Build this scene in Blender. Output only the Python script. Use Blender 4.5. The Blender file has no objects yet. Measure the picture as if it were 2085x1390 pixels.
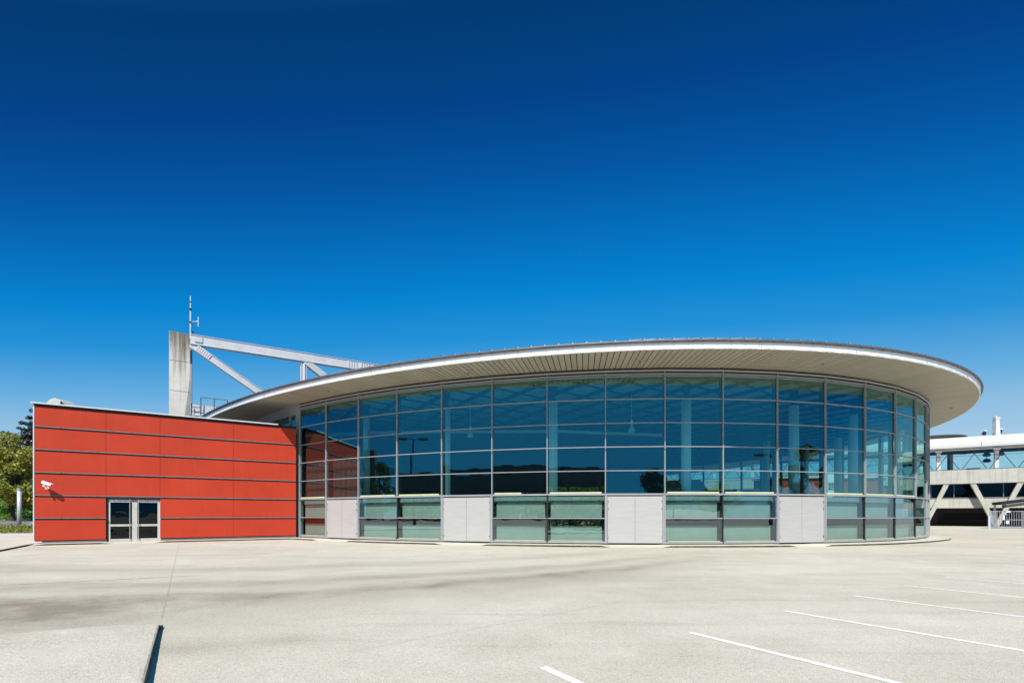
import bpy, math, random
import numpy as np
from mathutils import Vector, Matrix
R = math.radians
random.seed(7); rng = np.random.default_rng(7)
sc = bpy.context.scene
col = sc.collection

# ---------------------------------------------------------------- camera, sky, sun, exposure
EYE = 1.42                      # camera height above the hall's base level
FPX = 984.5                     # focal length in pixels of the 2085 px wide photo (17 mm shift lens)
cam = bpy.data.cameras.new("camera"); cam.lens = 17; cam.sensor_width = 36
cam.shift_y = (1048 - 695) / 2085.0
cam.clip_end = 3000; cam.clip_start = 0.05
camo = bpy.data.objects.new("camera", cam); col.objects.link(camo)
camo.location = (0, 0, EYE); camo.rotation_euler = (R(90), 0, 0)
sc.camera = camo

LIGHT = Vector((0.12, 0.74, -1.0))
SUN_EL = math.atan(1 / math.hypot(0.12, 0.74))
SUN_ROT = math.atan2(-0.12, -0.74)
w = bpy.data.worlds.new("World"); sc.world = w; w.use_nodes = True
nt = w.node_tree; nt.nodes.clear()
sky = nt.nodes.new("ShaderNodeTexSky"); sky.sky_type = 'NISHITA'; sky.sun_disc = False
sky.sun_elevation = SUN_EL; sky.sun_rotation = SUN_ROT
sky.air_density = 1.0; sky.dust_density = 0.25; sky.ozone_density = 3.0; sky.altitude = 300
hsv = nt.nodes.new("ShaderNodeHueSaturation"); hsv.inputs['Saturation'].default_value = 1.3
hsv.inputs['Value'].default_value = 1.0
bg = nt.nodes.new("ShaderNodeBackground"); bg.inputs['Strength'].default_value = 0.07
wo = nt.nodes.new("ShaderNodeOutputWorld")
# polarised deep-blue sky: darkest in the band at right angles to the sun, paling towards the horizon, with the Nishita sky added in
tc = nt.nodes.new("ShaderNodeTexCoord"); SD = (-LIGHT).normalized()
def wm(op, a, b=None):
    m = nt.nodes.new("ShaderNodeMath"); m.operation = op
    for i_, v_ in enumerate((a, b)):
        if v_ is None: continue
        if isinstance(v_, (int, float)): m.inputs[i_].default_value = v_
        else: nt.links.new(v_, m.inputs[i_])
    return m.outputs[0]
dt = nt.nodes.new("ShaderNodeVectorMath"); dt.operation = 'DOT_PRODUCT'; dt.inputs[1].default_value = SD; nt.links.new(tc.outputs['Generated'], dt.inputs[0])
sx = nt.nodes.new("ShaderNodeSeparateXYZ"); nt.links.new(tc.outputs['Generated'], sx.inputs[0])
ez = wm('POWER', 2.71828, wm('MULTIPLY', wm('MAXIMUM', sx.outputs[2], 0.0), -1 / 0.15))
key = wm('SUBTRACT', dt.outputs['Value'], wm('MULTIPLY', ez, 1.35))
k01 = wm('DIVIDE', wm('ADD', key, 1.3), 2.3)
rp = nt.nodes.new("ShaderNodeValToRGB"); rp.color_ramp.interpolation = 'LINEAR'
stops = [(-1.2, (.34, .48, .58)), (-.764, (.19, .365, .545)), (-.63, (.10, .31, .535)), (-.42, (.012, .210, .50)), (-.292, (0, .168, .46)), (-.18, (0, .118, .375)), (-.049, (0, .064, .255)),
         (.055, (0, .039, .178)), (.17, (0, .030, .116)), (.30, (0, .075, .21)), (.45, (0, .11, .28)), (.95, (.04, .19, .36))]
e_ = rp.color_ramp.elements
e_[0].position = (stops[0][0] + 1.3) / 2.3; e_[0].color = (*stops[0][1], 1); e_[1].position = (stops[-1][0] + 1.3) / 2.3; e_[1].color = (*stops[-1][1], 1)
for k_, c_ in stops[1:-1]:
    x_ = e_.new((k_ + 1.3) / 2.3); x_.color = (*c_, 1)
nt.links.new(k01, rp.inputs[0])
post = nt.nodes.new("ShaderNodeVectorMath"); post.operation = 'SCALE'; post.inputs['Scale'].default_value = 1 / 0.07; 
mxs = nt.nodes.new("ShaderNodeMix"); mxs.data_type = 'RGBA'; mxs.inputs[7].default_value = (.012, .185, .42, 1)      # brighter, greener sky on the sun's side
cl_ = nt.nodes.new("ShaderNodeMath"); cl_.operation = 'DIVIDE'; cl_.use_clamp = True; nt.links.new(wm('SUBTRACT', dt.outputs['Value'], 0.24), cl_.inputs[0]); cl_.inputs[1].default_value = 0.25
nt.links.new(cl_.outputs[0], mxs.inputs[0]); nt.links.new(rp.outputs[0], mxs.inputs[6]); nt.links.new(mxs.outputs[2], post.inputs[0])
nt.links.new(sky.outputs[0], hsv.inputs['Color']); pre = nt.nodes.new("ShaderNodeVectorMath"); pre.operation = 'SCALE'; pre.inputs['Scale'].default_value = 0.05; nt.links.new(hsv.outputs[0], pre.inputs[0])
ad = nt.nodes.new("ShaderNodeVectorMath"); ad.operation = 'ADD'; nt.links.new(post.outputs[0], ad.inputs[0]); nt.links.new(pre.outputs[0], ad.inputs[1]); nt.links.new(ad.outputs[0], bg.inputs[0])
nt.links.new(bg.outputs[0], wo.inputs[0])

sun = bpy.data.lights.new("sun", 'SUN'); sun.energy = 4.7; sun.angle = R(0.5); sun.color = (1.0, 0.955, 0.895)
suno = bpy.data.objects.new("sun", sun); col.objects.link(suno)
suno.rotation_euler = LIGHT.to_track_quat('-Z', 'Y').to_euler(); suno.location = (-10, -60, 80)

sc.view_settings.view_transform = 'Standard'; sc.view_settings.look = 'None'
sc.view_settings.exposure = 0.42; sc.view_settings.gamma = 1.0
sc.view_settings.use_curve_mapping = False
sc.cycles.max_bounces = 7; sc.cycles.diffuse_bounces = 4; sc.cycles.glossy_bounces = 4
sc.cycles.transparent_max_bounces = 24; sc.cycles.sample_clamp_indirect = 6
sc.cycles.use_denoising = True

# ---------------------------------------------------------------- helpers
def at(px, py, depth):
    """point of the place seen at photo pixel (px, py) at a known distance in front of the camera"""
    return Vector(((px - 1042.5) / FPX * depth, depth, EYE + (1048 - py) / FPX * depth))

ORI = {}                        # world origin of each object, for baking vertices relative to it

class MB:
    def __init__(s): s.v = []; s.f = []; s.m = []
    def add(s, vs, fs, mi=0):
        o = len(s.v); s.v += [tuple(v) for v in vs]; s.f += [tuple(o + i for i in f) for f in fs]; s.m += [mi] * len(fs)
    def quad(s, a, b, c, d, mi=0): s.add([a, b, c, d], [(0, 1, 2, 3)], mi)
    def hexa(s, p, mi=0):       # 8 points: bottom loop 0-3, top loop 4-7
        s.add(p, [(3, 2, 1, 0), (4, 5, 6, 7), (0, 1, 5, 4), (1, 2, 6, 5), (2, 3, 7, 6), (3, 0, 4, 7)], mi)
    def box(s, c, size, ax=None, mi=0):
        c = Vector(c); X, Y, Z = ax if ax else (Vector((1, 0, 0)), Vector((0, 1, 0)), Vector((0, 0, 1)))
        x, y, z = (k / 2 for k in size)
        s.hexa([c + X * i * x + Y * j * y + Z * k * z for k in (-1, 1) for i, j in ((-1, -1), (1, -1), (1, 1), (-1, 1))], mi)
    def bar(s, a, b, wd, ht, up=(0, 0, 1), mi=0):   # rectangular bar from a to b
        a = Vector(a); b = Vector(b); D = (b - a); L = D.length
        if L < 1e-6: return
        D.normalize(); U = Vector(up); S = D.cross(U)
        if S.length < 1e-4: S = D.cross(Vector((1, 0, 0)))
        S.normalize(); U = S.cross(D)
        s.box((a + b) / 2, (L, wd, ht), (D, S, U), mi)
    def tube(s, a, b, r, n=10, r2=None, caps=True, mi=0):
        a = Vector(a); b = Vector(b); D = (b - a)
        if D.length < 1e-6: return
        D.normalize(); S = D.orthogonal().normalized(); T = D.cross(S); r2 = r if r2 is None else r2
        vs = []
        for k in range(n):
            t = 2 * math.pi * k / n; d = S * math.cos(t) + T * math.sin(t); vs += [a + d * r, b + d * r2]
        fs = [(2 * k, 2 * ((k + 1) % n), 2 * ((k + 1) % n) + 1, 2 * k + 1) for k in range(n)]
        if caps: fs += [tuple(2 * k for k in reversed(range(n))), tuple(2 * k + 1 for k in range(n))]
        s.add(vs, fs, mi)
    def prism(s, poly, z0, z1, mi=0, top=True, bottom=True):
        n = len(poly); vs = [(p[0], p[1], z0) for p in poly] + [(p[0], p[1], z1) for p in poly]
        fs = [(k, (k + 1) % n, n + (k + 1) % n, n + k) for k in range(n)]
        if top: fs.append(tuple(range(n, 2 * n)))
        if bottom: fs.append(tuple(reversed(range(n))))
        s.add(vs, fs, mi)
    def ring(s, prof, c, n=16, mi=0):   # lathe about vertical axis, prof = [(r, z)]
        vs = []; fs = []; m = len(prof)
        for k in range(n):
            t = 2 * math.pi * k / n
            for r, z in prof: vs.append((c[0] + r * math.cos(t), c[1] + r * math.sin(t), c[2] + z))
        for k in range(n):
            for j in range(m - 1):
                a = k * m + j; b = ((k + 1) % n) * m + j; fs.append((a, b, b + 1, a + 1))
        s.add(vs, fs, mi)
    def build(s, name, mats, parent=None, smooth=False, origin=None):
        me = bpy.data.meshes.new(name)
        if not isinstance(mats, (list, tuple)): mats = [mats]
        for m in mats: me.materials.append(m)
        pw = ORI[parent.name] if parent else Vector((0, 0, 0))
        if parent: o_w = pw
        else: o_w = Vector(origin) if origin is not None else Vector((0, 0, 0))
        vs = [(x - o_w.x, y - o_w.y, z - o_w.z) for x, y, z in s.v]
        me.from_pydata(vs, [], s.f)
        if len(mats) > 1: me.polygons.foreach_set('material_index', s.m)
        if smooth: me.polygons.foreach_set('use_smooth', [True] * len(me.polygons))
        me.update()
        o = bpy.data.objects.new(name, me); col.objects.link(o)
        if parent: o.parent = parent
        else: o.location = o_w
        ORI[o.name] = o_w
        return o

def tag(o, label=None, cat=None, group=None, kind=None):
    if label: o['label'] = label
    if cat: o['category'] = cat
    if group: o['group'] = group
    if kind: o['kind'] = kind
    return o
def empty(name, loc, label, cat, group=None):
    o = bpy.data.objects.new(name, None); col.objects.link(o); o.location = loc; o.empty_display_size = 0.3
    ORI[o.name] = Vector(loc); return tag(o, label, cat, group)
def copy_tree(o, parent=None):
    c = o.copy(); col.objects.link(c)
    if parent: c.parent = parent
    for ch in list(o.children): copy_tree(ch, c)
    return c

# ---------------------------------------------------------------- materials
def M(name): m = bpy.data.materials.new(name); m.use_nodes = True; return m, m.node_tree, m.node_tree.nodes['Principled BSDF']
def node(nt, t, **kw):
    n = nt.nodes.new(t)
    for k, v in kw.items():
        if k in n.inputs: n.inputs[k].default_value = v
        else: setattr(n, k, v)
    return n
def noise(nt, vec, scale, detail=4, rough=0.6):
    n = node(nt, 'ShaderNodeTexNoise', Scale=scale, Detail=detail, Roughness=rough)
    if vec: nt.links.new(vec, n.inputs['Vector'])
    return n.outputs['Fac']
def ramp(nt, fac, stops):
    r = nt.nodes.new('ShaderNodeValToRGB'); e = r.color_ramp.elements
    e[0].position, e[0].color = stops[0][0], (*stops[0][1], 1)
    e[1].position, e[1].color = stops[-1][0], (*stops[-1][1], 1)
    for p, c in stops[1:-1]:
        x = e.new(p); x.color = (*c, 1)
    nt.links.new(fac, r.inputs[0]); return r.outputs[0]
def mixc(nt, fac, a, b, mode='MIX'):
    m = nt.nodes.new('ShaderNodeMix'); m.data_type = 'RGBA'; m.blend_type = mode
    for s, v in ((m.inputs[0], fac), (m.inputs[6], a), (m.inputs[7], b)):
        if hasattr(v, 'is_linked') or hasattr(v, 'links'): nt.links.new(v, s)
        elif isinstance(v, (int, float)): s.default_value = v
        else: s.default_value = (*v, 1)
    return m.outputs[2]
def mth(nt, op, a, b=None, c=None, clamp=False):
    m = nt.nodes.new('ShaderNodeMath'); m.operation = op; m.use_clamp = clamp
    for i, v in enumerate((a, b, c)):
        if v is None: continue
        if isinstance(v, (int, float)): m.inputs[i].default_value = v
        else: nt.links.new(v, m.inputs[i])
    return m.outputs[0]
def pos(nt): return nt.nodes.new('ShaderNodeNewGeometry').outputs['Position']
def scaled(nt, v, s, rot=(0, 0, 0)):
    m = nt.nodes.new('ShaderNodeMapping'); m.inputs['Scale'].default_value = s; m.inputs['Rotation'].default_value = rot
    nt.links.new(v, m.inputs['Vector']); return m.outputs[0]
def bump(nt, b, h, strength, dist):
    n = node(nt, 'ShaderNodeBump', Strength=strength, Distance=dist); nt.links.new(h, n.inputs['Height']); nt.links.new(n.outputs[0], b.inputs['Normal'])

def plain(name, c, rough=0.5, metal=0.0, var=0.08, scale=3.0, streak=None, bmp=0.0, spec=0.5):
    m, nt, b = M(name); p = pos(nt)
    v = scaled(nt, p, streak) if streak else p
    f = noise(nt, v, scale)
    lo = tuple(max(0, k * (1 - var)) for k in c); hi = tuple(min(1, k * (1 + var)) for k in c)
    nt.links.new(ramp(nt, f, [(0.3, lo), (0.7, hi)]), b.inputs['Base Color'])
    b.inputs['Roughness'].default_value = rough; b.inputs['Metallic'].default_value = metal
    b.inputs['Specular IOR Level'].default_value = spec
    r2 = noise(nt, p, 1.3); mr = node(nt, 'ShaderNodeMapRange'); mr.inputs['To Min'].default_value = max(0, rough - 0.07); mr.inputs['To Max'].default_value = min(1, rough + 0.1)
    nt.links.new(r2, mr.inputs[0]); nt.links.new(mr.outputs[0], b.inputs['Roughness'])
    if bmp: bump(nt, b, noise(nt, p, 40), bmp, 0.01)
    return m

ALU = plain('aluminium_frame', (0.35, 0.345, 0.36), 0.42, 0.1, 0.06)
ALU_D = plain('dark_profile', (0.035, 0.035, 0.04), 0.5, 0.2)
ALU_W = plain('pale_door_frame', (0.52, 0.52, 0.48), 0.45, 0.1)
WHITE = plain('white_paint', (0.62, 0.62, 0.63), 0.45, 0, 0.05, 1.2)
FASCIA = plain('white_fascia_sheet', (0.84, 0.825, 0.845), 0.38, 0.05, 0.05, 0.7)
BLACK = plain('black_gap', (0.012, 0.012, 0.013), 0.7)
GUTTER = plain('zinc_gutter', (0.15, 0.15, 0.155), 0.45, 0.5, 0.2, 2.0)
ROOF_D = plain('dark_roof_sheet', (0.07, 0.07, 0.08), 0.45, 0.5, 0.25, 2.0)
ROOF_L = plain('bright_roof_clip', (0.5, 0.5, 0.5), 0.35, 0.6, 0.2, 2.0)
STEEL = plain('painted_steel', (0.54, 0.55, 0.57), 0.5, 0.0, 0.10, 0.8)
STEEL_D = plain('steel_bolt', (0.03, 0.03, 0.035), 0.5, 0.3)
GALV = plain('galvanised_steel', (0.50, 0.54, 0.58), 0.45, 0.5, 0.35, 9.0)
RAIL = plain('mauve_grey_rail', (0.20, 0.165, 0.175), 0.45, 0.1, 0.1)
YELLOW = plain('yellow_sill_strip', (0.56, 0.59, 0.34), 0.6)
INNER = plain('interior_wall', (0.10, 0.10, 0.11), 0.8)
COLUMN = plain('white_column', (0.92, 0.93, 0.92), 0.6, 0, 0.03)
CEIL = plain('ceiling_panel', (0.34, 0.37, 0.39), 0.8)
BEAM = plain('ceiling_beam', (0.03, 0.035, 0.04), 0.7)
FLOOR = plain('interior_floor', (0.55, 0.55, 0.52), 0.4)
CURT = plain('curtain_cloth', (0.13, 0.075, 0.075), 0.9)
PINKW = plain('pale_lining_board', (0.64, 0.68, 0.62), 0.7, 0, 0.08, 1.1)
MEMB = plain('white_membrane', (0.55, 0.55, 0.515), 0.6, 0, 0.08, 0.4)
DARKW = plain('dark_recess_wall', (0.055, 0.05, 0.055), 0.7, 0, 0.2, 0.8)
RUBBER = plain('black_rubber', (0.02, 0.02, 0.022), 0.6)
SIGNW = plain('white_sign_film', (0.75, 0.77, 0.80), 0.5, 0, 0.02)
SIGNR = plain('red_lettering', (0.42, 0.03, 0.06), 0.6, 0, 0.02)
REDTXT = SIGNR
BARK = plain('bark', (0.06, 0.045, 0.035), 0.9, 0, 0.3, 8.0, bmp=0.5)

def m_door():
    m, nt, b = M('silver_door_sheet'); p = pos(nt)
    f = noise(nt, scaled(nt, p, (0.6, 0.6, 5)), 2.0, 3)
    g = noise(nt, p, 0.9, 5, 0.7)
    c = ramp(nt, f, [(0.25, (0.445, 0.435, 0.415)), (0.75, (0.50, 0.49, 0.47))])
    c2 = mixc(nt, ramp(nt, g, [(0.62, (0, 0, 0)), (0.8, (0.35, 0.35, 0.35))]), c, (0.30, 0.29, 0.28))
    nt.links.new(c2, b.inputs['Base Color']); b.inputs['Roughness'].default_value = 0.5; b.inputs['Metallic'].default_value = 0.15
    return m
DOORM = m_door()

def m_red():
    m, nt, b = M('red_facade_panel'); p = pos(nt)
    geo = nt.nodes.new('ShaderNodeNewGeometry')
    f = noise(nt, p, 0.35, 3)
    c = ramp(nt, f, [(0.3, (0.44, 0.036, 0.011)), (0.7, (0.53, 0.047, 0.014))])
    c = mixc(nt, mth(nt, 'MULTIPLY', geo.outputs['Random Per Island'], 0.35), c, (0.43, 0.038, 0.018))
    # faint rain streaks and dust
    s = noise(nt, scaled(nt, p, (3, 3, 0.12)), 2.5, 4)
    c = mixc(nt, ramp(nt, s, [(0.55, (0, 0, 0)), (0.85, (0.10, 0.10, 0.10))]), c, (0.50, 0.20, 0.14))
    nt.links.new(c, b.inputs['Base Color']); b.inputs['Roughness'].default_value = 0.55; b.inputs['Specular IOR Level'].default_value = 0.3
    return m
RED = m_red()

def m_concrete(name, base, dirt_top=None, streaks=0.35, warm=1.0):
    m, nt, b = M(name); p = pos(nt)
    f = noise(nt, p, 0.7, 6, 0.65); g = noise(nt, p, 9, 4, 0.6)
    c = ramp(nt, f, [(0.25, tuple(k * 0.74 for k in base)), (0.55, base), (0.8, tuple(min(1, k * 1.12) for k in base))])
    c = mixc(nt, 0.25, c, ramp(nt, g, [(0.3, tuple(k * 0.7 for k in base)), (0.7, tuple(k * 1.15 for k in base))]))
    s = noise(nt, scaled(nt, p, (1, 1, 0.05)), 2.2, 5, 0.7)
    c = mixc(nt, ramp(nt, s, [(0.5, (0, 0, 0)), (0.72, (streaks,) * 3)]), c, (0.16, 0.145, 0.11))
    if dirt_top is not None:
        z = nt.nodes.new('ShaderNodeSeparateXYZ'); nt.links.new(p, z.inputs[0])
        t = mth(nt, 'ADD', mth(nt, 'MULTIPLY', mth(nt, 'SUBTRACT', z.outputs[2], dirt_top - 4.5), 1 / 4.5), mth(nt, 'MULTIPLY', mth(nt, 'SUBTRACT', s, 0.5), 2.2))
        c = mixc(nt, ramp(nt, t, [(0.35, (0, 0, 0)), (0.95, (0.85,) * 3)]), c, (0.085, 0.07, 0.05))
    nt.links.new(c, b.inputs['Base Color']); b.inputs['Roughness'].default_value = 0.85
    bump(nt, b, g, 0.3, 0.02)
    return m
CONC = m_concrete('pale_concrete', (0.51, 0.495, 0.425), None, 0.3)
PYL = m_concrete('weathered_pylon_concrete', (0.66, 0.62, 0.54), 18.3, 0.35)
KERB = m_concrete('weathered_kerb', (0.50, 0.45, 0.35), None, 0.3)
KERB_F = plain('grimy_shaded_kerb_face', (0.07, 0.056, 0.038), 0.95, 0, 0.75, 2.2)  # dark kerb face: grime, with the face's shade also put into the colour

def m_soffit():
    m, nt, b = M('soffit_board'); p = pos(nt); geo = nt.nodes.new('ShaderNodeNewGeometry')
    r = geo.outputs['Random Per Island']
    c = ramp(nt, r, [(0.0, (0.39, 0.345, 0.265)), (1.0, (0.45, 0.405, 0.315))])
    s = noise(nt, p, 1.6, 6, 0.75)
    c = mixc(nt, ramp(nt, s, [(0.60, (0, 0, 0)), (0.8, (0.4,) * 3)]), c, (0.54, 0.49, 0.39))
    nt.links.new(c, b.inputs['Base Color']); b.inputs['Roughness'].default_value = 0.5
    return m
SOFF = m_soffit()

def m_glass(name, tint, refl, wob=0.02, gcol=(0.86, 0.95, 1.0), wscale=0.9):
    m, nt, b = M(name); nt.nodes.remove(b); out = nt.nodes['Material Output']; p = pos(nt)
    bn = node(nt, 'ShaderNodeBump', Strength=wob, Distance=0.5)
    nt.links.new(noise(nt, p, wscale, 2, 0.5), bn.inputs['Height'])
    tr = node(nt, 'ShaderNodeBsdfTransparent'); tr.inputs[0].default_value = (*tint, 1)
    gl = node(nt, 'ShaderNodeBsdfGlossy', Roughness=0.0); gl.inputs[0].default_value = (*gcol, 1)
    nt.links.new(bn.outputs[0], gl.inputs['Normal'])
    fr = node(nt, 'ShaderNodeLayerWeight', Blend=0.5)     # same from both sides of the pane
    fac = mth(nt, 'MULTIPLY_ADD', mth(nt, 'POWER', fr.outputs['Facing'], 4.0), 1 - refl, refl, clamp=True)
    mx = nt.nodes.new('ShaderNodeMixShader'); nt.links.new(fac, mx.inputs[0]); nt.links.new(tr.outputs[0], mx.inputs[1]); nt.links.new(gl.outputs[0], mx.inputs[2])
    nt.links.new(mx.outputs[0], out.inputs[0]); return m
GLASS = m_glass('coated_glass', (0.46, 0.80, 0.82), 0.29, 0.003, (0.44, 0.80, 0.76))
GLASS_L = m_glass('green_tinted_glass', (0.50, 0.64, 0.61), 0.18, 0.007, (0.8, 0.95, 1.0), wscale=0.8)
GLASS_B = m_glass('clear_rear_glass', (0.62, 0.80, 0.78), 0.08, 0.01)
GLASS_D = m_glass('dark_door_glass', (0.03, 0.03, 0.04), 0.035, 0.02)
GLASS_T = m_glass('terrace_glass', (0.62, 0.86, 0.88), 0.06, 0.01)

def m_ground(name='lot_concrete', wear=0.85):
    m, nt, b = M(name); p = pos(nt)
    xyz = nt.nodes.new('ShaderNodeSeparateXYZ'); nt.links.new(p, xyz.inputs[0]); X, Y = xyz.outputs[0], xyz.outputs[1]
    big = noise(nt, scaled(nt, p, (0.6, 1.0, 1), (0, 0, R(-30))), 0.16, 6, 0.62)
    mid = noise(nt, p, 0.9, 6, 0.65); fine = noise(nt, p, 26, 3, 0.7); grain = noise(nt, p, 95, 2, 0.8)
    c = ramp(nt, big, [(0.30, (0.48, 0.43, 0.35)), (0.50, (0.635, 0.585, 0.495)), (0.68, (0.745, 0.70, 0.61))])
    c = mixc(nt, 0.5, c, ramp(nt, mid, [(0.25, (0.50, 0.455, 0.38)), (0.75, (0.745, 0.695, 0.60))]))
    # curved wear bands left by turning vehicles
    wob = mth(nt, 'MULTIPLY', mth(nt, 'SUBTRACT', noise(nt, p, 0.35, 5, 0.65), 0.5), 2.6)
    curve = mth(nt, 'ADD', mth(nt, 'MULTIPLY', X, 0.62), mth(nt, 'MULTIPLY', mth(nt, 'MULTIPLY', X, X), 0.027))
    v = mth(nt, 'ADD', mth(nt, 'SUBTRACT', mth(nt, 'SUBTRACT', Y, curve), 12.4), wob)
    tot = None
    for off, sg, amp in ((0.0, 0.7, 1.05), (1.9, 0.7, 0.8), (-1.2, 1.1, 0.5), (5.5, 0.9, 0.5)):
        d = mth(nt, 'DIVIDE', mth(nt, 'SUBTRACT', v, off), sg)
        g = mth(nt, 'MULTIPLY', mth(nt, 'POWER', 2.718, mth(nt, 'MULTIPLY', mth(nt, 'MULTIPLY', d, d), -1.0)), amp)
        tot = g if tot is None else mth(nt, 'ADD', tot, g)
    for cx_, cy_, sx_, sy_, am in ((-9.2, 7.55, 4.4, 1.45, 1.1), (-4.1, 5.9, .8, .35, .8), (-2.9, 6.3, .5, .3, .6)):
        gx = mth(nt, 'DIVIDE', mth(nt, 'SUBTRACT', X, cx_), sx_); gy = mth(nt, 'DIVIDE', mth(nt, 'SUBTRACT', Y, cy_), sy_)
        g = mth(nt, 'MULTIPLY', mth(nt, 'POWER', 2.718, mth(nt, 'MULTIPLY', mth(nt, 'ADD', mth(nt, 'MULTIPLY', gx, gx), mth(nt, 'MULTIPLY', gy, gy)), -1.0)), am); tot = mth(nt, 'ADD', tot, g)
    lim = node(nt, 'ShaderNodeMapRange'); lim.inputs['From Min'].default_value = 9; lim.inputs['From Max'].default_value = 3; nt.links.new(X, lim.inputs[0])
    tot = mth(nt, 'MULTIPLY', tot, mth(nt, 'MULTIPLY', lim.outputs[0], mth(nt, 'MULTIPLY_ADD', mid, 1.6, -0.25)), clamp=True)
    c = mixc(nt, mth(nt, 'MULTIPLY', tot, wear, clamp=True), c, (0.235, 0.20, 0.145))
    # faint streaks parallel to the building
    st = noise(nt, scaled(nt, p, (0.12, 1.6, 1), (0, 0, R(-12))), 0.9, 5, 0.7)
    c = mixc(nt, ramp(nt, st, [(0.54, (0, 0, 0)), (0.78, (0.45,) * 3)]), c, (0.31, 0.275, 0.22))
    # exposed aggregate
    c = mixc(nt, 0.5, c, mixc(nt, 1.0, c, ramp(nt, fine, [(0.3, (0.55, 0.52, 0.47)), (0.62, (1, 1, 1))]), 'MULTIPLY'))
    vo = node(nt, 'ShaderNodeTexVoronoi', Scale=30.0); nt.links.new(p, vo.inputs['Vector'])
    spk = ramp(nt, vo.outputs['Distance'], [(0.10, (1, 1, 1)), (0.2, (0, 0, 0))])
    sp2 = mth(nt, 'MULTIPLY', spk, ramp(nt, noise(nt, p, 6, 2), [(0.40, (0, 0, 0)), (0.55, (0.85,) * 3)]))
    c = mixc(nt, sp2, c, (0.14, 0.12, 0.095))
    c = mixc(nt, 0.7, c, mixc(nt, 1.0, c, ramp(nt, grain, [(0.38, (0.42, 0.40, 0.36)), (0.65, (1.15, 1.15, 1.1))]), 'MULTIPLY'))
    nt.links.new(c, b.inputs['Base Color']); b.inputs['Roughness'].default_value = 0.9; b.inputs['Specular IOR Level'].default_value = 0.2
    bump(nt, b, mth(nt, 'ADD', fine, grain), 0.5, 0.008)
    return m
GROUND = m_ground()
ISLAND = m_ground('island_concrete', 0.0)
def m_pave():
    m, nt, b = M('pavement_concrete'); p = pos(nt)
    f = noise(nt, p, 0.5, 6, 0.65); g = noise(nt, p, 60, 3, 0.7)
    c = ramp(nt, f, [(0.25, (0.44, 0.41, 0.34)), (0.75, (0.57, 0.54, 0.46))])
    c = mixc(nt, 0.4, c, mixc(nt, 1.0, c, ramp(nt, g, [(0.35, (0.6, 0.58, 0.54)), (0.65, (1.1, 1.1, 1.08))]), 'MULTIPLY'))
    nt.links.new(c, b.inputs['Base Color']); b.inputs['Roughness'].default_value = 0.9
    bump(nt, b, g, 0.3, 0.006)
    return m
PAVE = m_pave()
def m_paint():
    m, nt, b = M('worn_white_paint'); p = pos(nt)
    f = noise(nt, p, 14, 5, 0.75)
    c = ramp(nt, f, [(0.44, (0.62, 0.58, 0.50)), (0.54, (0.74, 0.715, 0.65)), (0.68, (0.79, 0.77, 0.71))])
    nt.links.new(c, b.inputs['Base Color']); b.inputs['Roughness'].default_value = 0.8; return m
PAINT = m_paint()
ASPH = plain('road_asphalt', (0.17, 0.15, 0.15), 0.9, 0, 0.15, 0.8)
def m_leaf(name, c1, c2, trans=0.35):
    m, nt, b = M(name); out = nt.nodes['Material Output']; geo = nt.nodes.new('ShaderNodeNewGeometry')
    c = ramp(nt, geo.outputs['Random Per Island'], [(0.0, c1), (1.0, c2)])
    nt.links.new(c, b.inputs['Base Color']); b.inputs['Roughness'].default_value = 0.6
    t = node(nt, 'ShaderNodeBsdfTranslucent'); nt.links.new(c, t.inputs[0])
    mx = nt.nodes.new('ShaderNodeMixShader'); mx.inputs[0].default_value = trans
    nt.links.new(b.outputs[0], mx.inputs[1]); nt.links.new(t.outputs[0], mx.inputs[2]); nt.links.new(mx.outputs[0], out.inputs[0]); return m
LEAF = m_leaf('maple_leaf', (0.14, 0.16, 0.015), (0.50, 0.47, 0.08))
LEAF_D = m_leaf('dark_leaf', (0.025, 0.05, 0.010), (0.10, 0.14, 0.025))
NEEDLE = m_leaf('pine_needle', (0.008, 0.016, 0.010), (0.028, 0.040, 0.022), 0.1)
GRASS = m_leaf('bank_leaf', (0.07, 0.18, 0.012), (0.24, 0.44, 0.035))
COVER = m_leaf('ground_cover_leaf', (0.10, 0.16, 0.015), (0.33, 0.30, 0.05))
SOIL = plain('green_soil', (0.03, 0.05, 0.012), 0.95, 0, 0.4, 1.5)

# ---------------------------------------------------------------- plan of the hall
PF = (35.617, 29.203, -0.69809, 2.36074, 57.29056, 3.07123, 53.1874)    # facade ellipse a,b,tilt,cx,cy, bay width, start
QF = (55.6745, 38.5055, -1.070266, -3.50593, 74.53794)                  # eave ellipse
def ell(p, n=20001, t0=-math.pi, t1=3 * math.pi):
    t = np.linspace(t0, t1, n); u = p[0] * np.cos(t); v = p[1] * np.sin(t); c, s = math.cos(p[2]), math.sin(p[2])
    return p[3] + u * c - v * s, p[4] + u * s + v * c
EX, EY = ell(PF); ES = np.concatenate([[0], np.cumsum(np.hypot(np.diff(EX), np.diff(EY)))]); PER = ES[10000]
def fac(i, off=0.0):
    s = (PF[6] + PF[5] * i) % PER
    x = float(np.interp(s, ES, EX)); y = float(np.interp(s, ES, EY))
    if off:
        d = 0.02; a = ((s + d) % PER); x2 = float(np.interp(a, ES, EX)); y2 = float(np.interp(a, ES, EY))
        tx, ty = (x2 - x), (y2 - y); L = math.hypot(tx, ty); x += ty / L * off; y -= tx / L * off
    return Vector((x, y, 0))
NB = int(PER / PF[5])           # about 66 bays
V = {i: fac(i) for i in range(-20, 48)}
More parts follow.
